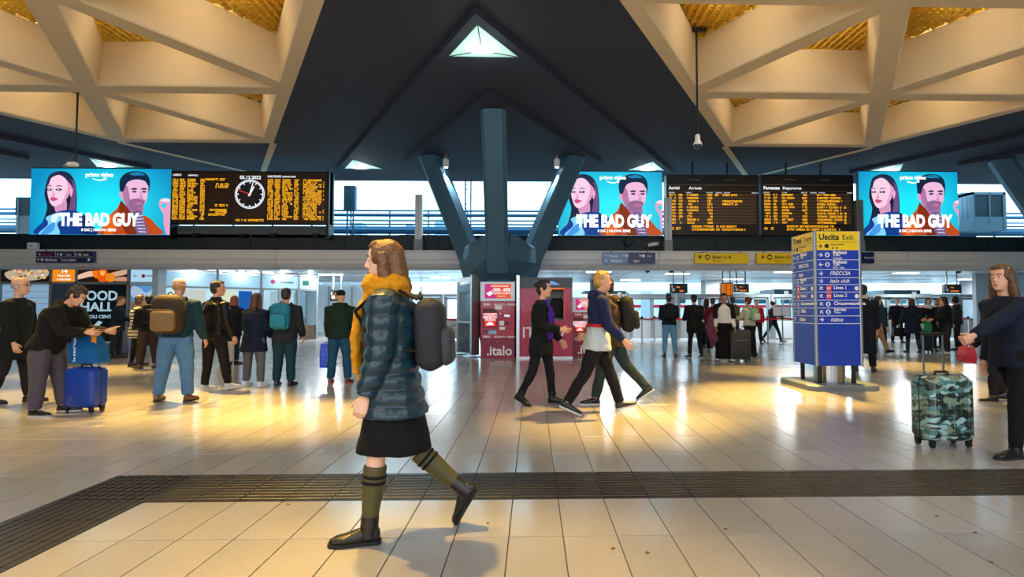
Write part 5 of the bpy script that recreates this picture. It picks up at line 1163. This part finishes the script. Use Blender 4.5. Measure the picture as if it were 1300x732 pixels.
    if top.get('scarf'):
        t = MB(); n = 15
        for k_, (rr_, zz_) in enumerate(((.098, .0), (.105, .035), (.092, .065))): t.tube([neckb + V((rr_ * s * math.cos(2 * math.pi * i / n), (rr_ * 1.0 * math.sin(2 * math.pi * i / n) + .015) * s, (zz_ + .012 * math.sin(3 * 2 * math.pi * i / n + k_)) * s)) for i in range(n + 1)], .040 * s, 10)
        if top.get('scarf_long'): 
            for x_, l_ in ((.03, .36), (-.04, .30)): t.tube([neckb + V((x_, .10, .0)) * s, chest + V((x_ * 1.2, .165, .02)) * s, chest + V((x_ * 1.4, .18, -.12)) * s, chest + V((x_ * 1.5, .17, -l_)) * s], [.055 * s, .065 * s, .06 * s, .05 * s], 12, .55)
        job(t, 'scarf', cloth(top['scarf']), root, vox, folds(seed, .008, 28))
    # ---- hair
    hk = hair.get('kind', 'short'); t = MB(); hcx = lambda x, y, z, a, b_, c_: t.ell(hp3(x, y, z), a * hs, b_ * hs, c_ * hs, 16, 10, rot)
    if hk != 'bald':
        if hk in ('short', 'bob', 'long', 'bun', 'messy'):
            hcx(0, -.022, .040, .083, .094, .088); hcx(0, -.045, -.01, .074, .066, .085)
            if hk == 'short': hcx(0, .03, .088, .062, .055, .036)
            else: hcx(0, .025, .085, .066, .062, .042); [hcx(e * .058, .02, .03, .026, .045, .06) for e in (-1, 1)]
        if hk == 'messy':
            for i in range(14): a = i * 2.4; hcx(.05 * math.cos(a), -.01 + .06 * math.sin(a), .085 + .02 * math.sin(i * 1.7), .03, .03, .028)
        if hk == 'bob': [hcx(e * .062, -.015, -.055, .030, .055, .07) for e in (-1, 1)]; hcx(0, -.07, -.07, .07, .035, .06)
        if hk == 'long':
            L_ = hair.get('len', .26)
            for e, yy in ((-1, .0), (1, .0), (-.5, -.07), (.5, -.07), (0, -.085)): t.tube([hp3(e * .065, yy, .04), hp3(e * .078, yy - .015, -.08), hp3(e * .085, yy - .03, -.08 - L_ * .5), hp3(e * .075, yy - .035, -.08 - L_)], [.034 * hs, .038 * hs, .038 * hs, .014 * hs], 10)
        if hk == 'bun': hcx(0, -.115, .06, .045, .04, .042)
        if hk == 'afro': hcx(0, -.02, .04, .105, .105, .10)
        if hk == 'cap': hcx(0, -.01, .052, .083, .098, .075)
        if hk in ('hoodup',): hcx(0, -.02, .02, .098, .108, .125)
        cn = {'cap': 'knit_cap', 'hoodup': 'hood'}.get(hk, 'hair')
        job(t, cn, cloth(hair['col']) if cn != 'hair' else mat('hair_' + hair['col'], hair['col'], .45, bump=.5, bscale=55, vary=.3, vscale=20), root, min(vox, .009), folds(seed, .004, 60) if cn == 'hair' else None)
    elif hair.get('col'):   # fringe of hair round a bald head
        t.loft([(hp3(0, -.012, -.03), hrt, hdir, .080 * hs, .086 * hs), (hp3(0, -.022, .03), hrt, hdir, .079 * hs, .080 * hs)], 18); job(t, 'hair', mat('hair_' + hair['col'], hair['col'], .6, bump=.4, bscale=60), root, min(vox, .009))
    if g('glasses'):
        t = MB(); 
        for e in (-1, 1): t.tube([hp3(e * .031 + .02 * math.cos(a), .098, .010 + .017 * math.sin(a)) for a in [i * .7854 for i in range(9)]], .0022, 5); t.tube([hp3(e * .052, .096, .014), hp3(e * .078, .0, .012)], .0022, 5)
        t.build('glasses', M_black, root)
    Mw = Matrix.Translation((p.x, p.y, 0)) @ Matrix.Rotation(R(face), 4, 'Z')
    return dict(root=root, M=Mw, A=A, J=J, chest=chest, up=up, fwd=fwd, rt=rt, pel=pel, waist=waist, neck=neckb, head=hc, s=s, th=th, face=face, vox=vox)
def world(P_, v): return P_['M'] @ v
def backpack(P_, label, col, size=1.0, pocket=None, drop=0, soft=None):
    s = P_['s'] * size; c = P_['chest'] - P_['fwd'] * (.105 * P_['s'] + P_['th'] + .085 * s) - P_['up'] * (.04 + drop) * P_['s']
    w_ = P_['M'] @ c; r = thing('backpack', label, 'backpack', w_, R(P_['face'])); la = math.atan2(P_['up'].y, P_['up'].z); M = Matrix.Rotation(-la, 4, 'X')
    b = MB(); b.rbox((0, 0, 0), .33 * s, .19 * s, .46 * s, .07 * s, 20, 3.2, M); b.build('bag_body', cloth(col, .7), r, True)
    b = MB(); b.rbox((0, -.10 * s, -.08 * s), .26 * s, .09 * s, .24 * s, .035 * s, 18, 3.5, M); b.build('front_pocket', cloth(pocket or col, .6), r, True)
    b = MB(); b.tube([M @ Vector((-.05 * s, .05, .225 * s)), M @ Vector((0, .05, .265 * s)), M @ Vector((.05 * s, .05, .225 * s))], .010, 6); b.build('top_handle', M_black, r)
    b = MB(); b.tube([M @ Vector((x_ * .125 * s, -.098 * s - .048 * s, (.045 - .0 * abs(x_)) * s)) for x_ in (-1, 0, 1)], .005, 5); b.build('zip', M_black, r)
    for e in (-1, 1):
        b = MB(); o_ = lambda v: v - c
        t_ = P_['th'] + .012; ps = [P_['chest'] + P_['rt'] * e * .085 * P_['s'] - P_['fwd'] * (.12 * P_['s'] + t_) + P_['up'] * .12 * s, P_['neck'] + P_['rt'] * e * .095 * P_['s'] + P_['up'] * (.02 + t_ * .5), P_['chest'] + P_['rt'] * e * .11 * P_['s'] + P_['fwd'] * (.115 * P_['s'] + t_) + P_['up'] * .06, P_['chest'] + P_['rt'] * e * .165 * P_['s'] + P_['fwd'] * (.03 + t_ * .5) - P_['up'] * .12, P_['chest'] + P_['rt'] * e * .12 * P_['s'] - P_['fwd'] * (.12 * P_['s'] + t_) - P_['up'] * .18]
        b.tube([o_(x) for x in ps], .020, 8, .5); b.build('shoulder_strap', M_black, r, True)
    return r
def bag(P_, sd, label, col, w_=.32, hh=.30, d_=.12, name='handbag', cat='bag', drop=.12, rz=0, writing=None, m=None):
    hd = world(P_, P_['A'][sd]['hand']); r = thing(name, label, cat, hd - Vector((0, 0, drop + hh)), R(P_['face'] + rz)); m = m or cloth(col, .45)
    b = MB(); b.rings([[Vector((x * k_, y * k2, z)) for x, y in ((-w_ / 2, -d_ / 2), (w_ / 2, -d_ / 2), (w_ / 2, d_ / 2), (-w_ / 2, d_ / 2))] for z, k_, k2 in ((0, .9, .9), (.02, 1, 1), (hh * .5, 1.02, 1.1), (hh * .92, .98, .75), (hh, .94, .5))]); b.build('bag_body', m, r)
    for y in (-d_ * .22, d_ * .22):
        b = MB(); b.tube([(-w_ * .25, y, hh - .02), (-w_ * .18, y * .6, hh + drop * .7), (0, 0, hh + drop), (w_ * .18, y * .6, hh + drop * .7), (w_ * .25, y, hh - .02)], .009, 6); b.build('handle', m, r)
    return r
def suitcase(x, y, w_, d_, hh, rz, label, m, ribs=True, handle=.35, tilt=0, name='suitcase'):
    r = thing(name, label, 'suitcase', (x, y, 0), R(rz)); r.rotation_euler = (R(tilt), 0, R(rz)); wh = .055
    b = MB(); b.rbox((0, 0, wh + hh / 2), w_, d_, hh, .05, 24, 6); b.build('shell', m, r, True)
    if ribs:
        for k_ in range(5): x_ = -w_ * .32 + k_ * w_ * .16; b = MB(); b.rbox((x_, -d_ / 2, wh + hh / 2), .025, .016, hh * .82, .006, 8, 4); b.build('rib', m, r)
    b = MB(); b.rbox((0, 0, wh + hh / 2), w_ + .006, .018, hh + .004, .05, 24, 6); b.build('zip_band', M_black, r)
    for sx in (-1, 1):
        for sy in (-1, 1): b = MB(); b.loft([((sx * (w_ / 2 - .05) - .012, sy * (d_ / 2 - .05), .028), (0, 1, 0), (0, 0, 1), .028, .028), ((sx * (w_ / 2 - .05) + .012, sy * (d_ / 2 - .05), .028), (0, 1, 0), (0, 0, 1), .028, .028)], 14); wo = b.build('wheel', M_black, r); b = MB(); b.box(sx * (w_ / 2 - .05) - .02, sx * (w_ / 2 - .05) + .02, sy * (d_ / 2 - .05) - .02, sy * (d_ / 2 - .05) + .02, .04, wh + .03); b.build('fork', M_black, r)
    b = MB(); b.tube([(-.07, 0, wh + hh), (-.06, 0, wh + hh + .03), (.06, 0, wh + hh + .03), (.07, 0, wh + hh)], .011, 6); b.build('carry_handle', M_black, r)
    if handle:
        b = MB(); [b.tube([(sx * w_ * .22, d_ * .32, wh + hh - .02), (sx * w_ * .22, d_ * .32, wh + hh + handle)], .009, 6) for sx in (-1, 1)]; b.build('telescopic_tubes', M_alu, r); b = MB(); b.tube([(-w_ * .26, d_ * .32, wh + hh + handle), (w_ * .26, d_ * .32, wh + hh + handle)], .015, 8); b.build('grip', M_black, r)
    return r
def T(col, **k): return dict(col=col, **k)
STAND = ((3, 3, 3), (-3, 3, 3))
# 1 the walking woman in the foreground (walks left)
p1 = person('woman walking left in front, mustard scarf, teal puffer jacket and black skirt', 497, 679, 1.655, 92, T('#12303e', hem=-.20, puff=.085, th=.045, flare=1.1, rough=.42, scarf='#c8860f', scarf_long=True, mat=mat('puffer_teal', '#12303c', .34, vary=.25, vscale=5, bump=.15, bscale=50), name='puffer_jacket'),
    dict(kind='skirt', col='#0c0b10', hem=.49, flare=1.0, boots='#4a4420', sock=True), dict(col='#15130f', sole='#0c0b0a', high=True), dict(kind='long', col='#6a4420', len=.15), fem=True, lean=3,
    recentre=False, legs=((9, 4, 1), (-13, 36, 1)), feet=(0, -60), arms=((2, 5, 16, 0), (-8, 2, 12, 0)), curl=(34, 30), facef=True, vox=.0075, skin='pale', hpitch=-3)
backpack(p1, 'dark grey backpack on the back of the woman in the teal puffer', '#2a2c30', .92, '#3a3a3e', drop=.05)
# 2 purple woman walking right
p2 = person('woman in black coat over purple sweater walking right before the pink kiosk', 681, 514, 1.63, -114, T('#0e1014', hem=-.22, front='#4a1f9c', th=.03, name='coat'), dict(col='#15171c', fit=.85), dict(col='#0f0e10', high=True), dict(kind='bun', col='#181012'), fem=True,
    legs=((10, 4, 2), (-10, 18, 2)), feet=(0, -24), arms=((8, 6, 30, 0), (18, 10, 62, 20)), facef=True, skin='light')
r = bag(p2, -1, 'grey shoulder bag with pointed corners beside the woman in purple', '#6a6c72', .42, .34, .16, drop=.02, rz=8); r.location = world(p2, p2['pel'] + Vector((-.26, -.12, .10)))
# 3 men crossing
p3 = person('man walking right, navy hooded jacket over pale shirt with red band', 754, 524, 1.76, -90, T('#1c2348', hem=.16, hood=True, shirt='#b8c4c8', stripe_hem=True, th=.03), dict(col='#13151a', fit=.95), dict(col='#15181c', sole='#c8c8c4', lace=True), dict(kind='short', col='#b8903c'), lean=4,
    legs=((22, 4, 2), (-22, 10, 2)), feet=(12, -22), arms=((-12, 8, 18, 0), (14, 8, 30, 0)), facef=True, skin='light')
p4 = person('person walking left in a brown jacket behind the man in the hooded jacket', 789, 512, 1.72, 84, T('#4a3a26', hem=-.12, th=.04, hood=True), dict(col='#2e3a3c', fit=1.0), dict(col='#1a1816', sole='#d8d6d0'), dict(kind='messy', col='#3a2a1c'), lean=6,
    legs=((20, 8, 2), (-28, 14, 2)), feet=(0, -34), arms=((20, 8, 40, 10), (-8, 8, 20, 0)), facef=True)
backpack(p4, 'large black backpack with brown straps on the person walking left', '#1b1b1e', 1.05, '#2c2620')
# 4 right-hand woman pushing a camouflage case
p5 = person('woman in black walking left at the right edge, arm stretched to a case', 1289, 577, 1.66, 92, T('#141a2c', hem=-.10, th=.03), dict(col='#0d0e12', fit=.85), dict(col='#0f0f12', high=True), dict(kind='long', col='#5a3a24', len=.18), fem=True, lean=6,
    recentre=False, legs=((10, 4, 2), (-24, 16, 2)), feet=(0, -30), arms=((58, 2, 4, 2), (-8, 8, 20, 0)), curl=(60, 22), facef=True, skin='light', hyaw=18)
camo = mat('camo_shell', '#5a6a5c', .35, coat=.3)
nt = camo.node_tree; bs = nt.nodes['Principled BSDF']; tc = nt.nodes.new('ShaderNodeTexCoord'); nz = nt.nodes.new('ShaderNodeTexNoise'); nz.inputs['Scale'].default_value = 6; nz.inputs['Detail'].default_value = 1.5
cr = nt.nodes.new('ShaderNodeValToRGB'); cr.color_ramp.interpolation = 'CONSTANT'; el = cr.color_ramp.elements; el[0].color = (*lin('#1c2824'), 1); el[1].position = .3; el[1].color = (*lin('#4c7a76'), 1)
for q_, c_ in ((.52, '#9cc0bc'), (.66, '#32463e'), (.82, '#7a8c78')): e_ = el.new(q_); e_.color = (*lin(c_), 1)
mp = nt.nodes.new('ShaderNodeMapping'); mp.inputs['Scale'].default_value = (1, 1, 2.2); nt.links.new(tc.outputs['Object'], mp.inputs[0]); nt.links.new(mp.outputs[0], nz.inputs['Vector']); nz.inputs['Scale'].default_value = 7; vo = nt.nodes.new('ShaderNodeTexVoronoi'); vo.inputs['Scale'].default_value = 13; va = nt.nodes.new('ShaderNodeVectorMath'); va.operation = 'MULTIPLY_ADD'; va.inputs[1].default_value = (.25, .25, .25); nt.links.new(nz.outputs['Color'], va.inputs[0]); nt.links.new(mp.outputs[0], va.inputs[2]); nt.links.new(va.outputs[0], vo.inputs['Vector']); sp = nt.nodes.new('ShaderNodeSeparateColor'); nt.links.new(vo.outputs['Color'], sp.inputs[0]); nt.links.new(sp.outputs[0], cr.inputs[0]); nt.links.new(cr.outputs[0], bs.inputs['Base Color'])
q = onz(1212, 570); suitcase(q.x, q.y + .14, .46, .27, .60, 4, 'large camouflage-patterned hard suitcase at the right', camo, handle=.38)
p6 = person('short dark-haired person in a dark jacket partly behind the woman pushing the case', 1268, 508, 1.42, 70, T('#12141c', hem=-.12, th=.03, hood=True), dict(col='#17181e'), dict(col='#141414'), dict(kind='bob', col='#3c2418'), fem=True, legs=((8, 6, 3), (-8, 8, 3)), arms=((20, 6, 50, 10), (10, 6, 30, 0)), skin='light')
bag(p6, -1, 'dark red bag hanging beside the camouflage suitcase', '#a01228', .30, .22, .12, drop=.06)
# left group
a1 = person('bald grey-haired man with glasses in a long black coat at the left edge', 12, 512, 1.70, -78, T('#0f1416', hem=-.30, th=.035, name='coat'), dict(col='#1c1c22'), dict(col='#131214'), dict(kind='bald', col='#9a9690'), legs=((10, 4, 2), (-10, 6, 2)), arms=((6, 6, 14, 0), (6, 6, 14, 0)), glasses=True, facef=True, broad=1.05)
a2 = person('dark-haired person bent over a paper, black jacket and grey trousers, by the blue case', 62, 526, 1.62, -84, T('#0f1012', hem=-.10, th=.045, hood=True), dict(col='#4c4852', fit=1.15), dict(col='#15151c', sole='#b8b8b8', lace=True), dict(kind='messy', col='#2c1f1a'), lean=20, hunch=.5, hpitch=-35, legs=((10, 4, 4), (0, 2, 4)), arms=((26, 8, 62, 8), (28, 8, 60, 10)), facef=True)
q = world(a2, (a2['A'][1]['hand'] + a2['A'][-1]['hand']) / 2)
r = thing('paper', 'white folded paper held over the blue case', 'paper', q + Vector((.08, 0, .04)), R(10)); MB().box(-.07, .07, -.06, .06, -.002, .002, Matrix.Rotation(R(-25), 4, 'Y')).build('sheet', M_signw, r); MB().box(-.07, .07, -.10, .0, .004, .008, Matrix.Rotation(R(-15), 4, 'Y')).build('sheet', mat('orange_sheet', '#e89018', .5), r)
q = onz(100, 524); M_blue = mat('case_blue', '#123c9c', .45, bump=.1, bscale=60)
bs_ = suitcase(q.x, q.y + .10, .40, .25, .50, -6, 'bright blue suitcase on the floor beside the bent person', M_blue, ribs=False, handle=.42)
r = thing('tote_bag', 'blue tote bag with white writing standing on top of the blue suitcase', 'bag', (q.x + .03, q.y + .08, .60), R(-4)); b = MB(); b.rings([[Vector((x_ * k_ + sh_, y_ * k2, z_)) for x_, y_ in ((-.19, -.09), (.19, -.09), (.19, .09), (-.19, .09))] for z_, k_, k2, sh_ in ((0, .95, .9, .02), (.02, 1, 1, .02), (.18, .92, 1.1, 0), (.34, .72, .6, -.02))])
b.build('bag_body', mat('tote_blue', '#0e5a9c', .35, bump=.3, bscale=12), r); b = MB(); b.tube([(-.10, -.05, .33), (-.06, -.03, .42), (.04, -.03, .42), (.08, -.05, .33)], .010, 6); b.build('handle', mat('tote_orange', '#f0a018', .5), r); MB().box(.10, .15, -.075, -.06, .22, .34).build('corner_trim', mat('tote_orange', '#f0a018'), r)
text('Le grand Voyage', .05, (-.07, -.106, .03), M_signw, r, rot=(R(90), R(-90), 0), bold=.02)
a3 = person('man in navy jacket looking at his phone before the food hall sign', 146, 454.5, 1.62, -70, T('#16202e', hem=-.08, th=.03), dict(col='#2a2a30'), dict(col='#121214'), dict(kind='short', col='#6a4630'), hpitch=-22, arms=((16, 6, 68, 12), (18, 6, 72, 14)), legs=STAND, facef=True)
q = onz(163, 452); suitcase(q.x - .22, q.y, .36, .24, .62, 8, 'blue-grey ribbed suitcase next to the man with the phone', mat('case_bluegrey', '#7684a8', .4), handle=.2); suitcase(q.x + .20, q.y + .1, .36, .24, .62, -4, 'second blue-grey suitcase, nearer the striped jacket', mat('case_bluegrey2', '#65739a', .4), handle=.2)
strp = mat('striped_fleece', '#d8cfa8', .9); nt = strp.node_tree; bs = nt.nodes['Principled BSDF']; tc = nt.nodes.new('ShaderNodeTexCoord'); wv = nt.nodes.new('ShaderNodeTexWave'); wv.bands_direction = 'Z'; wv.inputs['Scale'].default_value = 4.2; cr = nt.nodes.new('ShaderNodeValToRGB'); cr.color_ramp.interpolation = 'CONSTANT'; cr.color_ramp.elements[0].color = (*lin('#14141a'), 1); cr.color_ramp.elements[1].position = .3; cr.color_ramp.elements[1].color = (*lin('#d8cfa8'), 1)
nt.links.new(tc.outputs['Object'], wv.inputs['Vector']); nt.links.new(wv.outputs[0], cr.inputs[0]); nt.links.new(cr.outputs[0], bs.inputs['Base Color'])
a4 = person('woman in a cream and black striped jacket left of the glass shop', 171, 464, 1.58, -60, T('#d8cfa8', hem=-.22, th=.05, mat=strp, name='striped_jacket'), dict(col='#101018', fit=.8), dict(col='#14121c', high=True), dict(kind='bob', col='#5a4030'), fem=True, arms=((8, 6, 20, 0), (10, 6, 30, 0)))
a5 = person('person in a black jacket and brown trousers beside the striped jacket', 188, 467, 1.57, 60, T('#101216', hem=-.04, th=.04, hood=True), dict(col='#3a2c28', fit=1.15), dict(col='#5a4028'), dict(kind='short', col='#14110f'), arms=((10, 8, 40, 10), (10, 6, 20, 0)))
bag(a5, 1, 'small black shoulder bag on the person in brown trousers', '#15151a', .28, .22, .12, drop=.02)
backpack(a5, 'black backpack on the person in brown trousers', '#14161a', .8)
a6 = person('bald man seen from behind, dark teal jacket, blue jeans and brown shoes', 221, 509, 1.70, 6, T('#143440', hem=-.02, th=.04, collar=True), dict(col='#4b74a0', fit=1.15), dict(col='#6a4420', sole='#3a2614'), dict(kind='bald', col='#b08450'), legs=((3, 4, 11), (-2, 3, 8)), arms=((8, 10, 20, 0), (6, 12, 24, 0)), broad=1.1)
backpack(a6, 'large black and tan backpack on the bald man in jeans', '#33281e', 1.15, '#7a6242')
a7 = person('young man in a black leather jacket and white sneakers behind the bald man', 274, 495, 1.71, -22, T('#121114', hem=-.04, th=.03, collar=True, rough=.4), dict(col='#1d1b20', fit=.95), dict(col='#e4e4e0', sole='#f0f0ec', lace=True), dict(kind='short', col='#221a16'), legs=((-2, 3, 2), (12, 3, 4)), hyaw=-30, arms=((4, 6, 14, 0), (4, 8, 20, 0)))
a8 = person('woman with auburn hair in a dark coat seen from behind, beside a white case', 294, 462, 1.58, 0, T('#14161e', hem=-.20, th=.045, hood=True, name='coat'), dict(col='#1c2c44', fit=.85), dict(col='#15151a'), dict(kind='long', col='#8a4a1e', len=.10), fem=True, arms=((10, 8, 60, 15), (10, 8, 60, 15)))
q = onz(287, 463); suitcase(q.x, q.y, .30, .22, .48, 40, 'small cream suitcase beside the auburn-haired woman', mat('case_cream', '#cfcabc', .4), handle=.0)
a9 = person('woman in a long navy coat with brown hair, grey trousers and white sneakers', 321, 490, 1.53, -8, T('#0f1a34', hem=-.26, th=.05, name='coat', flare=1.08), dict(col='#5e6066', fit=1.0), dict(col='#ececec', sole='#f2f2f2', lace=True), dict(kind='long', col='#4a2a1c', len=.16), fem=True, legs=((4, 3, 6), (-3, 3, 7)), arms=((10, 8, 40, 10), (10, 8, 40, 10)))
a10 = person('man in a charcoal coat with a teal backpack standing with his back turned', 360, 489, 1.62, 4, T('#20262c', hem=-.16, th=.04, name='coat'), dict(col='#173844', fit=1.1), dict(col='#101214', high=True), dict(kind='short', col='#2a201c'), legs=((2, 2, 3), (-2, 2, 3)), arms=((8, 8, 24, 0), (8, 8, 24, 0)))
backpack(a10, 'teal-blue backpack on the man in the charcoal coat', '#18708c', 1.0, '#1c7c98')
a11 = person('man in a dark green jacket and jeans carrying a shiny blue bag', 430, 486, 1.60, 4, T('#10261e', hem=-.08, th=.045, hood=True), dict(col='#1c4a68', fit=1.05), dict(col='#4a3030', sole='#c83a28'), dict(kind='cap', col='#101416'), legs=((2, 3, 5), (-2, 3, 6)), arms=((6, 8, 14, 0), (6, 8, 14, 0)))
bag(a11, -1, 'shiny blue shopping bag held by the man in the green jacket', '#1040d0', .25, .42, .12, drop=.03, name='shopping_bag', m=mat('shiny_blue', '#1448d8', .22, bump=.8, bscale=18))
# right background
b1 = person('man with dark backpack and light blue jeans beside the stanchions', 850, 452.5, 1.68, -8, T('#18242e', hem=-.04, th=.035, collar=True), dict(col='#6aa4cc', fit=1.0), dict(col='#0f1014'), dict(kind='messy', col='#14100e'), legs=((3, 3, 3), (-4, 3, 5)), arms=((10, 8, 70, 15), (25, 8, 100, 15)), skin='mid')
backpack(b1, 'black backpack on the man in light blue jeans', '#10141a', .95)
b2 = person('person in a long black jacket with folded arms next to the light jeans', 883, 454, 1.66, 10, T('#15171a', hem=-.24, th=.045, flare=1.0), dict(col='#1c2026', fit=.85), dict(col='#17171a', sole='#d0d0d0'), dict(kind='bun', col='#1c1614'), arms=((12, 10, 70, 20), (12, 10, 70, 20)))
bag(b2, 1, 'black pouch across the back of the person in the long black jacket', '#0c0d10', .3, .16, .1, drop=.02)
b3 = person('woman facing us, white top, black headband, maroon shawl and long black skirt', 919, 458, 1.66, 172, T('#e2e4e6', hem=.06, th=.012, name='sweater', fold=.004), dict(kind='long_skirt', col='#0d0d12', hem=.06, flare=1.0), dict(col='#e8e8e4'), dict(kind='cap', col='#15110f'), fem=True, facef=True, skin='mid', arms=((6, 10, 24, 0), (6, 10, 30, 0)))
t = MB(); V = Vector
for sd in (-1, 1): t.tube([b3['neck'] + V((sd * .03, -.04, .0)), b3['A'][sd]['sh'] + V((sd * .02, .0, .02)), b3['A'][sd]['sh'].lerp(b3['A'][sd]['elb'], .5) + V((sd * .02, 0, 0)), b3['A'][sd]['elb'] + V((sd * .03, 0, 0))], [.09, .085, .085, .07], 12)
job(t, 'black_cardigan', cloth('#15101a'), b3['root'], .012, folds(3, .01, 12))
t = MB(); e = b3['A'][1]['elb']; t.tube([b3['A'][1]['sh'] + V((.06, .0, -.10)), e + V((.10, .02, -.02)), e + V((.12, .05, -.28)), e + V((.05, .06, -.52)), e + V((.10, .04, -.70))], [.06, .10, .12, .11, .04], 12, .5); job(t, 'shawl', cloth('#6a3a52'), b3['root'], .012, folds(9, .014, 14))
q = onz(941, 459); suitcase(q.x, q.y + .14, .52, .30, .72, 4, 'big dark grey suitcase right of the woman with the shawl', mat('case_charcoal', '#34383e', .6, bump=.2, bscale=90), ribs=False, handle=.0)
MB().box(-.14, .20, -.156, -.150, .52, .53).build('light_piping', mat('piping_pale', '#9cb0b4', .5), bpy.context.scene.objects[-1] if False else [o for o in COL.objects if o.name.startswith('suitcase') and o.get('label', '').startswith('big dark grey')][0])
b4 = person('woman in white top and wide black trousers queueing left of the shawl', 896, 441, 1.62, -60, T('#d8d4cc', hem=-.02, th=.02, fold=.004, name='sweater'), dict(col='#101014', fit=1.5), dict(col='#101012'), dict(kind='long', col='#241814', len=.14), fem=True, arms=((6, 6, 60, 10), (6, 6, 60, 10)))
b5 = person('person in a maroon jacket right behind the woman in the shawl', 905, 446, 1.62, -30, T('#6a1428', hem=-.10, th=.03), dict(col='#16161c'), dict(col='#121214'), dict(kind='short', col='#3a2a22'))
b6 = person('person in an olive jacket queueing behind the dark grey suitcase', 932, 445, 1.66, 20, T('#6a5a32', hem=-.08, th=.04, hood=True), dict(col='#1a1a24'), dict(col='#1a1814'), dict(kind='short', col='#3a281c'))
b7 = person('woman with pale green backpack and long dark skirt in the queue', 953, 452, 1.60, 30, T('#c8ccb0', hem=-.02, th=.03), dict(kind='long_skirt', col='#0f1016', hem=.08), dict(col='#121212'), dict(kind='bun', col='#5a2a1c'), fem=True, arms=((30, 8, 60, 10), (10, 8, 40, 10)))
backpack(b7, 'pale green backpack with white pocket on the queueing woman', '#9cc89a', .8, '#d8e4d4')
b8 = person('person in a bright red jacket beyond the queue', 961, 436, 1.62, 160, T('#d01838', hem=-.06, th=.03), dict(col='#22242c'), dict(col='#16161a'), dict(kind='short', col='#4a2a20'))
b9 = person('person in black striding right behind a white board', 980, 434.5, 1.62, -80, T('#12141a', hem=-.18, th=.03, name='coat'), dict(col='#16283c', fit=.8), dict(col='#101014', high=True), dict(kind='afro', col='#171214'), legs=((-22, 14, 2), (24, 6, 2)), feet=(-25, 0), arms=((30, 6, 70, 0), (30, 6, 70, 0)))
q = world(b9, b9['A'][1]['hand']); r = thing('board', 'white notice board held up in the queue', 'board', (q.x - .25, q.y - .1, 1.02), 0); MB().box(-.32, .32, -.01, .01, .02, .36).build('white_sheet', M_signw, r); b = MB(); b.box(-.33, .33, .01, .02, 0, .38); b.build('backing', M_grey, r); b = MB(); b.box(-.01, .01, -.014, -.01, .02, .36); b.build('fold_line', M_grey, r)
# right of the totem
c1 = person('tall person in a long navy coat just behind the totem', 1098, 471, 1.78, -30, T('#0d1424', hem=-.55, th=.04, name='long_coat', flare=1.05), dict(col='#12141c'), dict(col='#0e0e12'), dict(kind='short', col='#181412'))
c2 = person('person in tan trousers and blue jacket striding right past the totem', 1114, 450, 1.68, -88, T('#1c3448', hem=-.06, th=.03), dict(col='#a8845a', fit=1.0), dict(col='#201814'), dict(kind='short', col='#3a2820'), legs=((28, 4, 2), (-26, 8, 2)), feet=(8, -24))
c3 = person('woman in a black jacket with light lettering left of the teal booth', 1119, 434, 1.66, -20, T('#14161a', hem=-.06, th=.03), dict(col='#121318', fit=.85), dict(col='#0f0f12'), dict(kind='long', col='#17120f', len=.12), fem=True)
c4 = person('man in black with hands joined standing before the teal booth', 1139, 434.5, 1.70, 170, T('#15171e', hem=-.06, th=.03), dict(col='#12131a'), dict(col='#0f0f12'), dict(kind='short', col='#3a2a24'), facef=True, arms=((10, 14, 60, 30), (10, 20, 20, 0)))
c5 = person('woman in a long navy quilted coat and black boots, her back to us', 1160, 447.5, 1.60, -12, T('#141e30', hem=-.30, puff=.09, th=.055, name='puffer_coat', flare=1.08, hood=True), dict(col='#15151c', fit=.8, boots='#121216'), dict(col='#121216'), dict(kind='bob', col='#4a1f18'), fem=True, arms=((12, 14, 30, 0), (20, 22, 20, 0)))
bag(c5, -1, 'black shoulder bag of the woman in the quilted coat', '#14141a', .34, .26, .14, drop=.05)
c6 = person('dark-haired woman in a black jacket and white scarf facing us', 1179, 445, 1.62, 160, T('#131418', hem=-.06, th=.04, scarf='#dcd8d0'), dict(col='#101014'), dict(col='#121214'), dict(kind='bob', col='#1c1412'), fem=True, facef=True, arms=((10, 8, 50, 10), (10, 8, 50, 10)))
q = onz(1174, 447); r = thing('shopping_bag', 'green plastic bag resting on a case between the two women', 'bag', (q.x, q.y - .1, .62)); b = MB(); b.rings([[Vector((x_ * k_, y_ * k_, z_)) for x_, y_ in ((-.12, -.07), (.12, -.07), (.12, .07), (-.12, .07))] for z_, k_ in ((0, .8), (.1, 1.1), (.3, .8), (.42, .3))]); b.build('bag_body', mat('green_plastic', '#2c9a68', .3, bump=.6, bscale=14), r); b = MB(); b.tube([(-.03, 0, .41), (0, 0, .48), (.03, 0, .41)], .01, 5); b.build('handle', mat('green_plastic', '#2c9a68'), r)
suitcase(q.x, q.y - .05, .34, .24, .56, 0, 'black suitcase beneath the green plastic bag', mat('case_black', '#1a1c20', .4), handle=0)
c7 = person('woman with a fur-trimmed hood and long dark hair turned left', 1203, 450, 1.62, 75, T('#15141a', hem=-.10, th=.05, hood=True), dict(col='#24222a', fit=1.1), dict(col='#c8c0b4'), dict(kind='long', col='#241814', len=.14), fem=True, facef=True, arms=((40, 8, 30, 0), (40, 8, 30, 0)))
c8 = person('person in a dark grey jacket behind the fur-hooded woman', 1217, 444, 1.66, 60, T('#20242c', hem=-.08, th=.05, hood=True), dict(col='#1c1c24'), dict(col='#17171a'), dict(kind='hoodup', col='#262a30'))
c9 = person('fair-haired person in a dark jacket between the scarf and the fur hood', 1190, 441, 1.62, -150, T('#1a1e28', hem=-.08, th=.03), dict(col='#1a1a22'), dict(col='#141416'), dict(kind='bob', col='#a06a38'), fem=True, facef=True)
run_jobs()
